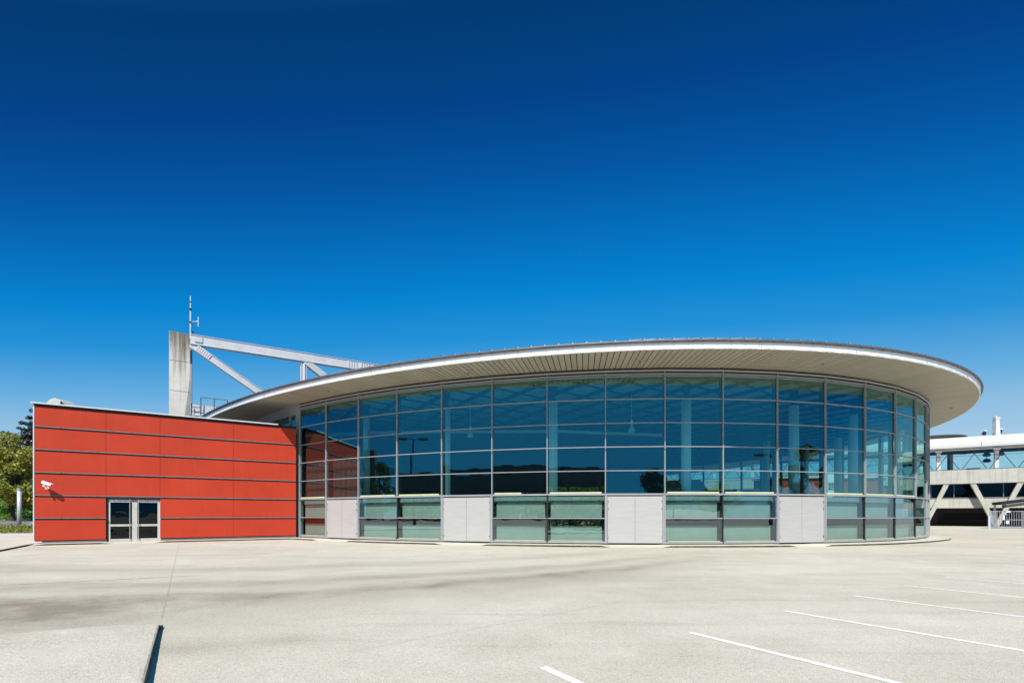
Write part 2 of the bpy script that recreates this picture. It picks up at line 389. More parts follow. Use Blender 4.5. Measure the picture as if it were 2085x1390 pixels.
def eave_hit(p, n):             # ray from p along n to the eave ellipse
    c, s = math.cos(QF[2]), math.sin(QF[2])
    dx, dy = p.x - QF[3], p.y - QF[4]; u0, v0 = dx * c + dy * s, -dx * s + dy * c; nu, nv = n.x * c + n.y * s, -n.x * s + n.y * c
    A = (nu / QF[0]) ** 2 + (nv / QF[1]) ** 2; B = 2 * (u0 * nu / QF[0] ** 2 + v0 * nv / QF[1] ** 2); C = (u0 / QF[0]) ** 2 + (v0 / QF[1]) ** 2 - 1
    D = B * B - 4 * A * C; t = (-B + math.sqrt(max(D, 0))) / (2 * A); return p + n * t

ZT = [2.5, 3.75, 5.0, 6.25, 7.5]
Z_HEAD = 8.75; Z_SOF = 9.1; Z_FT = 9.38
hall = empty('glass_exhibition_hall', (8, 50, 0), 'large oval glass hall with blue reflecting curtain wall and wide white-rimmed overhanging roof', 'exhibition hall')

def bay_frame(i):
    a, b = V[i], V[i + 1]; t = (b - a).normalized(); n = Vector((t.y, -t.x, 0)); return a, b, t, n
UP = Vector((0, 0, 1))
def hbar(mb, a, b, t, n, z, hgt, dep, out=0.0, inset=0.0, mi=0):
    mb.box((a + b) / 2 + n * (out - dep / 2 + 0.0) + UP * z, ((b - a).length - 2 * inset, dep, hgt), (t, n, UP), mi)
def pane(mb, a, b, n, z0, z1, off=0.0, jit=0.004):
    j = [random.uniform(-jit, jit) for _ in range(3)]
    a = a - n * off; b = b - n * off
    mb.quad(a + UP * z0 + n * j[0], b + UP * z0 + n * j[1], b + UP * z1 + n * (j[1] + j[2]), a + UP * z1 + n * (j[0] + j[2]))

DOORS = {1, 4, 7, 10}
MIDP = {3, 6, 9, 12, 13, 14}     # lower posts that are thin and dark
FRONT = range(0, 17); LAST = 31
for i in range(0, LAST):
    a, b, t, n = bay_frame(i)
    near = i < 18
    # upper window: six stacked panes in one frame
    fr = MB()
    for z in ZT[1:]: hbar(fr, a, b, t, n, z, 0.038, 0.12, 0.045, 0.03)
    hbar(fr, a, b, t, n, 2.51, 0.09, 0.16, 0.065, 0.035)
    hbar(fr, a, b, t, n, 8.80, 0.075, 0.10, 0.05, 0.035)
    if near:
        hbar(fr, a, b, t, n, 8.69, 0.04, 0.05, 0.0, 0.04)
    uw = fr.build('upper_window', ALU, hall)
    g = MB()
    for z0, z1 in zip([2.55] + ZT[1:], ZT[1:] + [8.76]): pane(g, a + t * 0.03, b - t * 0.03, n, z0 + 0.0, z1, 0.03, 0.010)
    g.build('glass', GLASS if near else GLASS_B, uw)
    if near:
        bl = MB(); hbar(bl, a, b, t, n, 8.62, 0.16, 0.05, -0.12, 0.12)
        bl.build('rolled_blind', plain('blind_box', (0.07, 0.08, 0.035), 0.7) if i == 0 else bpy.data.materials['blind_box'], uw)
        if i in (0, 2, 3, 5, 6, 8, 9, 11, 12, 13):
            ys = MB(); L = (b - a).length; half = 0.55 if i == 5 else 1.0
            ys.box(a + t * (0.14 + (L - 0.34) * half / 2) + n * 0.0 + UP * 2.60, ((L - 0.34) * half, 0.045, 0.075), (t, n, UP))
            ys.build('sill_strip', YELLOW, uw)
    # head rail (round tube) and dark gap above it
    tb = MB(); tb.tube(a + n * 0.10 + UP * 8.96, b + n * 0.10 + UP * 8.96, 0.055, 8)
    hbar(tb, a, b, t, n, 9.045, 0.10, 0.05, 0.0, 0.0, 1); hbar(tb, a, b, t, n, 8.87, 0.07, 0.04, -0.01, 0.0, 1)
    tb.build('head_rail', [ALU, BLACK], hall)
    # mullion
    mu = MB(); 
    bis = n if i == 0 else ((V[i + 1] - V[i]).normalized() + (V[i] - V[i - 1]).normalized()); 
    tt = bis.normalized() if i else t; nn = Vector((tt.y, -tt.x, 0))
    mu.box(a + nn * 0.02 + UP * 5.70, (0.044, 0.10, 6.42), (tt, nn, UP))
    mu.box(a - nn * 0.21 + UP * 5.62, (0.07, 0.26, 6.24), (tt, nn, UP), 1)
    if i in MIDP: mu.box(a - nn * 0.10 + UP * 1.22, (0.06, 0.24, 2.44), (tt, nn, UP), 1)
    else:
        mu.box(a + nn * 0.0 + UP * 1.20, (0.065, 0.15, 2.56), (tt, nn, UP))
        if i in FRONT:
            for z in (4.9,): mu.tube(a + nn * 0.09 + UP * z - tt * 0.0, a + nn * 0.13 + UP * z, 0.03, 6)
    mu.build('mullion', [ALU, BLACK], hall)
    # lower bay: silver service door or glazed window with a lining board behind
    if i in DOORS:
        d = MB()
        d.box(a + t * 0.065 - n * 0.01 + UP * 1.19, (0.07, 0.10, 2.54), (t, n, UP)); d.box(b - t * 0.065 - n * 0.01 + UP * 1.19, (0.07, 0.10, 2.54), (t, n, UP))
        hbar(d, a, b, t, n, 2.44, 0.05, 0.10, 0.02, 0.10, 1); hbar(d, a, b, t, n, -0.07, 0.03, 0.10, 0.02, 0.1, 1)
        dr = d.build('service_door', [ALU, ALU_D], hall)
        L = (b - a).length; W = (L - 0.22) / 2
        for k in (0, 1):
            lf = MB(); c = a + t * (0.11 + W * (k + 0.5)) + n * 0.012 + UP * 1.175
            lf.box(c, (W - 0.014, 0.05, 2.45), (t, n, UP))
            e = a + t * (0.15 if k == 0 else L - 0.15) + n * 0.045
            for z in (0.25, 1.75, 2.12): lf.box(e + UP * z, (0.02, 0.02, 0.09), (t, n, UP), 1)
            lf.build('door_leaf', [DOORM, ALU_D], dr)
    else:
        f2 = MB()
        hbar(f2, a, b, t, n, 1.25, 0.05, 0.12, 0.045, 0.03); hbar(f2, a, b, t, n, -0.02, 0.09, 0.14, 0.05, 0.03)
        hbar(f2, a, b, t, n, -0.09, 0.05, 0.10, 0.0, 0.0, 1)
        lw = f2.build('lower_window', [ALU, ALU_D], hall)
        g = MB(); pane(g, a + t * 0.03, b - t * 0.03, n, 0.02, 1.23, 0.03, 0.012); pane(g, a + t * 0.03, b - t * 0.03, n, 1.27, 2.47, 0.03, 0.012)
        g.build('glass', GLASS_L, lw)
        if near:
            bp = MB()
            for z0, z1 in ((0.07, 0.84), (1.29, 2.09)):
                bp.box((a + b) / 2 - n * 0.33 + UP * (z0 + z1) / 2, ((b - a).length - 0.34, 0.05, z1 - z0), (t, n, UP))
            bp.build('lining_board', PINKW, lw)
            ys = MB(); ys.box((a + b) / 2 - n * 0.0 + UP * 0.055, ((b - a).length - 0.3, 0.045, 0.03), (t, n, UP))
            ys.build('sill_strip', YELLOW, lw)
# first two upper bays have drapes behind the glass
for i in (0, 1):
    a, b, t, n = bay_frame(i); c = MB(); N = 60
    for k in range(N):
        def P(k):
            s = 0.1 + 2.85 * k / N; return a + t * s - n * (0.45 + 0.07 * math.sin(k * 1.9) + 0.03 * math.sin(k * 0.7))
        c.quad(P(k) + UP * 2.6, P(k + 1) + UP * 2.6, P(k + 1) + UP * 5.3, P(k) + UP * 5.3)
    tag(c.build('curtain', CURT, origin=(a.x, a.y, 2.6)), ('grey-red drapes behind the glass bay nearest the red annex', 'drapes behind the second glass bay above the leftmost silver door')[i], 'curtain', 'curtains behind the glass')

# opaque rear wall with high strip windows
rw = MB(); gl = MB()
for i in range(LAST, 67):
    a, b = fac(i), fac(i + 1) if i < 66 else V[0]; 
    if i == 66: a = fac(66); b = V[0]
    t = (b - a).normalized(); n = Vector((t.y, -t.x, 0))
    hbar(rw, a, b, t, n, 3.7, 7.7, 0.25); hbar(rw, a, b, t, n, 8.77, 0.66, 0.25)
    wdt = 0.30 if i == 66 else 0.05
    rw.box(b - t * wdt - n * 0.125 + UP * 8.0, (wdt * 2, 0.25, 0.90), (t, n, UP))
    pane(gl, a, b, n, 7.54, 8.45, 0.1)
rwo = rw.build('rear_wall', plain('grey_render', (0.36, 0.36, 0.35), 0.8), hall); gl.build('strip_window', GLASS, rwo)

# interior floor, ceiling with a diamond beam lattice, partition
inner = [fac(i, -0.35) for i in range(0, 66)]
f = MB(); f.prism([(p.x, p.y) for p in inner], 2.12, 2.42); f.build('upper_floor', FLOOR, hall)
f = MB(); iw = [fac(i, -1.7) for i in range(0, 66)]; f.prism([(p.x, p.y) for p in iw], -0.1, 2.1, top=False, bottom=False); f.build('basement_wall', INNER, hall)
f = MB(); f.prism([(p.x, p.y) for p in inner], 9.0, 9.05); f.build('ceiling', CEIL, hall)
def chord(px, py, dx, dy, sc_=0.97):
    c, s = math.cos(PF[2]), math.sin(PF[2]); ex, ey = px - PF[3], py - PF[4]
    u0, v0 = ex * c + ey * s, -ex * s + ey * c; nu, nv = dx * c + dy * s, -dx * s + dy * c; a, b = PF[0] * sc_, PF[1] * sc_
    A = (nu / a) ** 2 + (nv / b) ** 2; B = 2 * (u0 * nu / a ** 2 + v0 * nv / b ** 2); C = (u0 / a) ** 2 + (v0 / b) ** 2 - 1; D = B * B - 4 * A * C
    if D <= 0: return None
    r = math.sqrt(D); return (-B - r) / (2 * A), (-B + r) / (2 * A)
lb = MB()
for ang, wd, hh, x0, y0 in ((-60, 0.16, 0.18, -1.29, 32.8), (40, 0.07, 0.10, -0.79, 28.9)):
    dx, dy = math.cos(R(ang)), math.sin(R(ang)); 
    for k in range(-32, 33):
        qx, qy = x0 - dy * 1.98 * k, y0 + dx * 1.98 * k; h = chord(qx, qy, dx, dy)
        if h: lb.bar((qx + dx * h[0], qy + dy * h[0], 8.99 - hh / 2), (qx + dx * h[1], qy + dy * h[1], 8.99 - hh / 2), wd, hh)
lb.build('ceiling_lattice', BEAM, hall)
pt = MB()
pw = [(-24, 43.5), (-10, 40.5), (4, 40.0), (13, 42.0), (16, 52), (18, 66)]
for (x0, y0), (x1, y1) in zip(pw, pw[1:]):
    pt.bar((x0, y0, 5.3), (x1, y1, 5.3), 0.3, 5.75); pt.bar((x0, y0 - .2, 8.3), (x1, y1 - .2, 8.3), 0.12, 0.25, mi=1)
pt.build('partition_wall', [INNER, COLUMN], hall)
ci = 0
for px, Z, r in ((908, 30.4, 0.28), (1126, 28.7, 0.28), (1397, 28.3, 0.28), (1616, 29.8, 0.29), (1737, 32.6, 0.29), (1706, 42, 0.28), (1846, 40.5, 0.28), (1640, 47, 0.28), (1560, 44, 0.28), (745, 33.5, 0.28)):
    x = (px - 1042.5) / FPX * Z; c = MB()
    c.tube((x, Z, 2.42), (x, Z, 8.12), r, 24); c.tube((x, Z, 8.12), (x, Z, 8.3), 0.16, 16, mi=1); c.tube((x, Z, 8.3), (x, Z, 8.98), 0.10, 12, r2=0.3, mi=1)
    o = c.build('column', [COLUMN, BEAM], hall, smooth=False)
    for pl in o.data.polygons: pl.use_smooth = len(pl.vertices) == 4

# soffit boards, fascia, gutter, roof
ND = 2400
pin, pout = [], []
for k in range(ND + 1):
    i = 66.468 * k / ND; p = fac(i, -0.02); q = fac(i, 0.5); n = (q - p).normalized(); pin.append(p); pout.append(eave_hit(p, n))
ox = np.array([p.x for p in pout]); oy = np.array([p.y for p in pout]); ix = np.array([p.x for p in pin]); iy = np.array([p.y for p in pin])
os_ = np.concatenate([[0], np.cumsum(np.hypot(np.diff(ox), np.diff(oy)))]); OP = os_[-1]
def O(s): s = s % OP; return Vector((float(np.interp(s, os_, ox)), float(np.interp(s, os_, oy)), 0)), Vector((float(np.interp(s, os_, ix)), float(np.interp(s, os_, iy)), 0))
NBRD = int(OP / 0.30); sb = MB(); back = MB()
for k in range(NBRD):
    s0 = OP * k / NBRD; s1 = OP * (k + 1) / NBRD - 0.040
    (o0, i0), (o1, i1) = O(s0), O(s1)
    g0 = i0 + (i1 - i0) * 0.0; 
    sb.add([o0 + UP * Z_SOF, o1 + UP * Z_SOF, i1 + UP * Z_SOF, i0 + UP * Z_SOF, o0 + UP * (Z_SOF + .03), o1 + UP * (Z_SOF + .03), i1 + UP * (Z_SOF + .03), i0 + UP * (Z_SOF + .03)],
           [(0, 1, 2, 3), (4, 7, 6, 5), (0, 4, 5, 1), (1, 5, 6, 2), (3, 7, 4, 0)])
roof = empty('roof', (8, 50, 9), None, None); roof.parent = hall; roof.location = Vector((8, 50, 9)) - Vector((8, 50, 0)); del_ = None
sb.build('soffit', SOFF, roof)
N2 = 300; P2 = [O(OP * k / N2)[0] for k in range(N2)]; C0 = Vector((QF[3], QF[4], 0))
def outp(p, q, d):              # offset along outward normal
    t = (q - p).normalized(); return p + Vector((t.y, -t.x, 0)) * d
fa = MB(); gu = MB(); rf = MB(); bk = MB()
off = lambda d: [outp(P2[k], P2[(k + 1) % N2], d) for k in range(N2)]
A0, A1, A2, A3 = off(0.0), off(0.03), off(0.10), off(-0.05)
for k in range(N2):
    j = (k + 1) % N2
    gap = 0.0
    seam = (k % 5 == 0)
    fa.add([A0[k] + UP * (Z_SOF - .01), A0[j] + UP * (Z_SOF - .01), A1[j] + UP * Z_FT, A1[k] + UP * Z_FT, A3[k] + UP * (Z_SOF - .01), A3[j] + UP * (Z_SOF - .01)], [(0, 1, 2, 3), (4, 5, 1, 0)])
    if seam: 
        t = (A0[j] - A0[k]).normalized(); n = Vector((t.y, -t.x, 0)); fa.box(A0[k] + n * 0.018 + UP * (Z_SOF + .14), (0.012, 0.012, 0.27), (t, n, UP), 1)
    # gutter: a shallow dark lip, the round front and a top edge
    prof = [(0.03, Z_FT), (0.055, Z_FT - .005), (0.12, Z_FT + .03), (0.145, Z_FT + .08), (0.12, Z_FT + .125), (0.0, Z_FT + .13)]
    pr = lambda p, q: [outp(p, q, d) + UP * z for d, z in prof]
    a_, b_ = pr(P2[k], P2[j]), pr(P2[j], P2[(j + 1) % N2])
    for m_ in range(len(prof) - 1): gu.quad(a_[m_], b_[m_], b_[m_ + 1], a_[m_ + 1])
    # backing above the boards and the roof skin rising slowly to the middle
    i1 = C0
    bk.quad(A0[k] + UP * (Z_SOF + .06), A0[j] + UP * (Z_SOF + .06), O(OP * (k + 1) / N2)[1] + UP * (Z_SOF + .06), O(OP * k / N2)[1] + UP * (Z_SOF + .06))
    rf.add([A0[k] + UP * (Z_FT + .12), A0[j] + UP * (Z_FT + .12), C0 + (A0[j] - C0) * 0.5 + UP * 10.8, C0 + (A0[k] - C0) * 0.5 + UP * 10.8, C0 + UP * 11.3], [(0, 1, 2, 3), (3, 2, 4)])
fa.build('fascia', [FASCIA, GUTTER], roof); gu.build('gutter', GUTTER, roof, smooth=False); bk.build('soffit_backing', BLACK, roof); rf.build('roof_sheet', ROOF_D, roof)
# snow-guard strips and brackets standing on the roof edge, every 0.66 m
cl = MB(); NC = int(OP / 0.66)
for k in range(NC):
    s = OP * k / NC; p, _ = O(s); q, _ = O(s + 0.57); t = (q - p).normalized(); n = Vector((t.y, -t.x, 0))
    ang = math.atan2(p.x - 8, -(p.y - 50)); 
    px = 1042.5 + FPX * p.x / max(p.y, 1)
    light = 0 if (k * 7 + int(k / 9) * 3) % 29 else 1
    bright = 1 if (k // 9) % 3 == 1 else 0
    zt = Z_FT + 0.20 + (0.03 if bright else 0)
    cl.add([p - n * 0.10 + UP * (zt - 0.03), q - n * 0.10 + UP * zt, q - n * 0.02 + UP * zt, p - n * 0.02 + UP * (zt - 0.03),
            p - n * 0.10 + UP * (zt - 0.065), q - n * 0.10 + UP * (zt - 0.03), q - n * 0.02 + UP * (zt - 0.03), p - n * 0.02 + UP * (zt - 0.065)],
           [(3, 2, 1, 0), (4, 5, 6, 7), (3, 7, 6, 2), (2, 6, 5, 1), (0, 4, 7, 3), (1, 5, 4, 0)], bright)
    cl.box(p + n * 0.02 + UP * (Z_FT + 0.16), (0.05, 0.14, 0.08), (t, n, UP), 1)
    cl.box(p + n * 0.10 + UP * (Z_FT + 0.0), (0.03, 0.03, 0.05), (t, n, UP), 0)
    cl.bar(q - n * 0.06 + UP * (Z_FT + .1), q - n * 0.06 + UP * zt, 0.03, 0.03, up=(1, 0, 0), mi=0)
cl.build('snow_guard', [ROOF_D, ROOF_L], roof)
for px, py in ((668, 796), (850, 777), (953, 759), (1303, 733), (1676, 740), (1937, 830)):
    Z = FPX * (Z_SOF - EYE) / (1048 - py); p = at(px, py, Z); s = MB()
    s.ring([(0.0, 0.0), (0.06, 0.0), (0.06, 0.012)], (p.x, p.y, Z_SOF - 0.03), 14, 1); s.ring([(0.06, -0.03), (0.12, -0.02), (0.12, 0.03)], (p.x, p.y, Z_SOF - 0.01), 14, 0)
    s.build('soffit_spot', [ALU, BLACK], roof)

# pendant lamps inside
def pendant(px, py, Z, label):
    p = at(px, py, Z); r = empty('pendant_lamp', p, label, 'pendant lamp', 'bell lamps hanging inside the hall')
    s = MB(); s.ring([(0.07, 0.30), (0.08, 0.12), (0.12, 0.08), (0.20, -0.04), (0.235, -0.16), (0.225, -0.16), (0.18, -0.04), (0.05, 0.08)], p, 20)
    for k in range(10):
        t_ = 2 * math.pi * k / 10; s.box((p.x + .15 * math.cos(t_), p.y + .15 * math.sin(t_), p.z + 0.03), (0.012, 0.012, 0.16))
    s.build('lamp_shade', plain('lamp_shade_glass', (0.72, 0.80, 0.80), 0.25) if 'lamp_shade_glass' not in bpy.data.materials else bpy.data.materials['lamp_shade_glass'], r)
    s = MB(); s.tube(p + UP * 0.28, p + UP * 0.55, 0.07, 12); s.build('lamp_housing', COLUMN, r)
    s = MB(); s.tube(p + UP * 0.5, (p.x, p.y, 8.98), 0.012, 6); s.build('cable', COLUMN, r)
pendant(957.5, 884, 31.5, 'bell-shaped pendant lamp in the glass bay above the second silver door from the left')
pendant(1286, 873, 30.0, 'bell-shaped pendant lamp in the glass bay above the third silver door from the left')
pendant(1589.5, 884, 46.0, 'small distant pendant lamp seen just right of a mullion above the rightmost silver door')

# ---------------------------------------------------------------- red annex
WA = Vector((-25.98, 26.30, 0)); WB = Vector((-14.86, 33.28, 0)); WT = (WB - WA).normalized(); WN = Vector((WT.y, -WT.x, 0)); WL = (WB - WA).length
def wu(px):                     # distance along the wall of photo column px
    k = (px - 1042.5) / FPX; return (k * WA.y - WA.x) / (WT.x - k * WT.y)
def wp(u, z, n=0.0): return WA + WT * u + WN * n + UP * z
annex = empty('red_annex', tuple(WA), 'low annex clad in bright red panels with grey rails and a glazed double door', 'building')
def wbox(mb, u0, u1, z0, z1, n0, n1, mi=0): mb.box(wp((u0 + u1) / 2, (z0 + z1) / 2, (n0 + n1) / 2), (u1 - u0, abs(n1 - n0), z1 - z0), (WT, WN, UP), mi)
D0, D1 = wu(217), wu(326.5)
seams = [0, wu(216), wu(326), wu(475), WL]
rows = [0.03, 1.25, 2.50, 3.76, 5.01, 6.26, 7.42]
cp = MB()
for r_ in range(6):
    z0 = rows[r_] + (0.0 if r_ == 0 else 0.02); z1 = rows[r_ + 1] - 0.085
    for s_ in range(4):
        if r_ < 2 and s_ == 1: continue
        wbox(cp, seams[s_] + (0.007 if s_ else 0), seams[s_ + 1] - 0.007, z0, z1, -0.02, 0.006)
cp.build('cladding_panels', RED, annex)
shell = MB()
bkp = [fac(-k, 0.35) for k in (1, 2, 3, 4)]
Aback = WA + Vector((-0.525, 0.85, 0)) * 13
wi = [WA - WN * 0.03 + WT * 0.01, wp(D0, 0, -0.03), wp(D0, 0, -0.03)]
# walls as separate boxes so that the door opening stays open
wbox(shell, 0.02, D0, -0.02, 7.40, -0.28, -0.022); wbox(shell, D1, WL, -0.02, 7.40, -0.28, -0.022); wbox(shell, D0, D1, 2.46, 7.40, -0.28, -0.022)
shell.build('wall_core', BLACK, annex)
sd = MB(); sd.bar(WA + UP * 3.75 - WN * 0.15 + WT * .13, Aback + UP * 3.75 + WT * .13, 0.24, 7.35)
sd.build('side_wall', RED, annex)
rfm = MB(); poly = [WA - WN * .3, WB - WN * .3] + bkp + [Aback]
rfm.prism([(p.x, p.y) for p in poly], 7.2, 7.35); rfm.build('flat_roof', ROOF_D, annex)
rl = MB()
for r_ in range(1, 6):
    segs = [(0, WL - 0.02)] if r_ > 1 else [(0, D0 - 0.0), (D1, WL - 0.02)]
    for u0, u1 in segs:
        z = rows[r_]; wbox(rl, u0, u1, z - 0.03, z + 0.028, -0.02, 0.055)
        u = u0 + 1.1
        while u < u1: wbox(rl, u, u + 0.03, z - 0.02, z + 0.01, 0.055, 0.06, 1); u += 1.55
rl.build('horizontal_rail', [RAIL, BLACK], annex)
co = MB(); wbox(co, -0.14, wu(566), 7.48, 7.55, -0.35, 0.12); wbox(co, -0.03, WL, 7.40, 7.468, -0.3, 0.04, 1)
wbox(co, wu(566), WL, 7.47, 7.50, -0.3, 0.02, 1)
co.bar(WA + UP * 7.515 - WN * .35 + WT * .05, Aback + UP * 7.515 + WT * .05, 0.4, 0.09); 
co.build('coping', [WHITE, BLACK], annex)
ct = MB(); wbox(ct, -0.05, 0.0, 0.0, 7.40, -0.05, 0.03); ct.build('corner_trim', WHITE, annex)
pl = MB(); wbox(pl, 0.3, D0, -0.14, 0.03, -0.1, -0.03); wbox(pl, D1, WL, -0.14, 0.03, -0.1, -0.03); pl.build('plinth', plain('grey_plinth', (0.13, 0.13, 0.15), 0.7), annex)
rv = MB(); c = at(126, 826, 29.3)
prof = [(-.52, 0), (-.50, .22), (-.38, .40), (-.2, .50), (0, .54), (.2, .48), (.36, .38), (.54, .18), (.40, 0.0)]
vs = []
for s_ in (-0.45, 0.45): vs += [Vector((c.x + x, c.y + s_, 7.86 + z)) for x, z in prof]
n_ = len(prof); rv.add(vs, [(k, (k + 1) % n_, n_ + (k + 1) % n_, n_ + k) for k in range(n_)] + [tuple(reversed(range(n_))), tuple(range(n_, 2 * n_))])
rv.add([v + Vector((.01, -.012, 0)) for v in (vs[6], vs[7], vs[8], vs[8] + Vector((-.16, 0, 0)))], [(3, 2, 1, 0)], 1)
rv.tube((c.x, c.y, 7.3), (c.x, c.y, 7.9), .35, 16)
rv.build('roof_vent', [ALU_W, BLACK], annex)
# entrance door
du = lambda px: wu(200 + px / 12.633)
dz = lambda py, u: EYE + (1048 - (1000 + py / 12.633)) / FPX * (WA + WT * u).y
fr = MB(); NO = -0.20
def dbox(mb, x0, x1, z0, z1, n0=-0.17, n1=-0.11, mi=0): wbox(mb, du(x0), du(x1), z0, z1, n0, n1, mi)
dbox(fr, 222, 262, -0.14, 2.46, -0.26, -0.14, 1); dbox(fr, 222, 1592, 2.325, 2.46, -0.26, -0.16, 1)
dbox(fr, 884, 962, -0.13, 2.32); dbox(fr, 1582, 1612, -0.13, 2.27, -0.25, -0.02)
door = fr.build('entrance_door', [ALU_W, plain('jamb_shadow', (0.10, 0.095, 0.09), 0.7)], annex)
glm = MB(); fill = MB()
for x0, x1 in ((265, 884), (962, 1582)):
    lf = MB(); hx = x1 if x0 == 265 else x0
    dbox(lf, x0, x0 + 38, -0.12, 2.32); dbox(lf, x1 - 60 if x0 != 265 else x1 - 24, x1, -0.12, 2.32)
    dbox(lf, x0 + 38, x1 - 24, 0.76, 0.88, -0.165, -0.115); dbox(lf, x0 + 38, x1 - 24, -0.12, 0.03, -0.165, -0.115); dbox(lf, x0 + 38, x1 - 24, 2.17, 2.32, -0.165, -0.115)
    leaf = lf.build('door_leaf', ALU_W, door)
    g = MB(); g.quad(wp(du(x0 + 10), -.1, -.145), wp(du(x1 - 10), -.1, -.145), wp(du(x1 - 10), 2.24, -.145), wp(du(x0 + 10), 2.24, -.145)); g.build('glass', GLASS_D, leaf)
    hd = MB(); xx = 812 if x0 == 265 else 1032
    u = du(xx); hd.tube(wp(u, -0.05, -0.03), wp(u, 2.36, -0.03), 0.022, 10)
    for z in (0.05, 0.82, 2.22): hd.tube(wp(u, z, -0.03), wp(u, z, -0.12), 0.014, 8)
    hd.build('handle', plain('handle_steel', (0.55, 0.50, 0.47), 0.3, 0.5) if 'handle_steel' not in bpy.data.materials else bpy.data.materials['handle_steel'], leaf)
    sg = MB(); dbox(sg, x0 + 42, x1 - 26, 2.175, 2.32, -0.112, -0.100); sgo = sg.build('door_sign', SIGNW, leaf)
    cu = bpy.data.curves.new('t', 'FONT'); cu.body = 'EINGANG'; cu.size = 0.135; cu.extrude = 0.003; cu.offset = 0.002
    to = bpy.data.objects.new('t', cu); col.objects.link(to); dg = bpy.context.evaluated_depsgraph_get(); me = bpy.data.meshes.new_from_object(to.evaluated_get(dg)); bpy.data.objects.remove(to)
    tx = MB(); sx = 1.55; u0 = du(x0 + 225)
    tx.add([wp(u0 + v.co.x * sx, 2.20 + v.co.y * 0.98, -0.099 + v.co.z) for v in me.vertices], [tuple(p_.vertices) for p_ in me.polygons])
    # wheelchair mark
    uc = du(x0 + 150); 
    for (a0, b0, a1, b1) in ((-.03, .09, -.01, .05), (-.01, .05, .05, .05), (.05, .05, .075, .0), (.075, 0, .10, .0)): tx.bar(wp(uc + a0, 2.205 + b0, -.097), wp(uc + a1, 2.205 + b1, -.097), 0.014, 0.006, up=tuple(WN))
    for k in range(8): 
        q0, q1 = R(150 + k * 30), R(180 + k * 30); tx.bar(wp(uc + .035 * math.cos(q0), 2.235 + .035 * math.sin(q0), -.097), wp(uc + .035 * math.cos(q1), 2.235 + .035 * math.sin(q1), -.097), 0.012, 0.006, up=tuple(WN))
    tx.box(wp(uc - .03, 2.303, -.097), (0.025, 0.008, 0.018), (WT, WN, UP))
    tx.build('lettering', REDTXT, sgo)
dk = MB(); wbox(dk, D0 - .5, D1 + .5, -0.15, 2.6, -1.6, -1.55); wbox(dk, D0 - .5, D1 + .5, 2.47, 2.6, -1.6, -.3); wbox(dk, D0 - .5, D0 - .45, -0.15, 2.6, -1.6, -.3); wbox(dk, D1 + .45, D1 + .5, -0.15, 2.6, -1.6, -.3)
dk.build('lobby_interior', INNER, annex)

# security camera on the red wall
u = wu(96); base = wp(u, 0, 0); zc = 3.13
secam = empty('security_camera', tuple(wp(u, zc, 0)), 'white bullet security camera on a bracket on the red wall left of the door', 'security camera')
hb = MB(); c = wp(u + .05, zc, 0.36); Dh = Vector((0.90, 0.22, -0.36)).normalized(); Sh = Dh.cross(UP).normalized(); Uh = Sh.cross(Dh)
K = 8; vs = []
for e, sc2 in ((-0.20, 1), (0.24, 1)):
    for k in range(K + 1): tt = math.pi * k / K; vs.append(c + Dh * e + Sh * 0.08 * math.cos(tt) + Uh * (0.075 * math.sin(tt) + 0.0))
    vs.append(c + Dh * e - Sh * 0.08 - Uh * 0.05); vs.append(c + Dh * e + Sh * 0.08 - Uh * 0.05)
m_ = K + 3; hb.add(vs, [(k, (k + 1) % m_, m_ + (k + 1) % m_, m_ + k) for k in range(m_)] + [tuple(range(m_)), tuple(reversed(range(m_, 2 * m_)))])
hb.box(c + Dh * 0.03 + Uh * 0.078, (0.50, 0.14, 0.012), (Dh, Sh, Uh))
hb.build('camera_housing', plain('camera_white', (0.85, 0.85, 0.85), 0.4), secam)
ln = MB(); ln.tube(c + Dh * 0.24, c + Dh * 0.25, 0.05, 14); ln.build('lens', BLACK, secam)
bk2 = MB(); bk2.tube(wp(u, zc - .22, 0.0), wp(u, zc - .22, 0.03), 0.09, 14); bk2.tube(wp(u, zc - .22, 0.0), wp(u - 0.02, zc - .12, 0.34), 0.028, 10); bk2.tube(wp(u - .02, zc - .16, 0.34), c - Dh * 0.14 - Uh * 0.05, 0.035, 10)
bk2.tube(wp(u - 0.05, zc - .13, .26), wp(u - .05, zc - .13, .42), 0.055, 12)
bk2.build('bracket', plain('camera_bracket', (0.6, 0.6, 0.58), 0.5), secam)

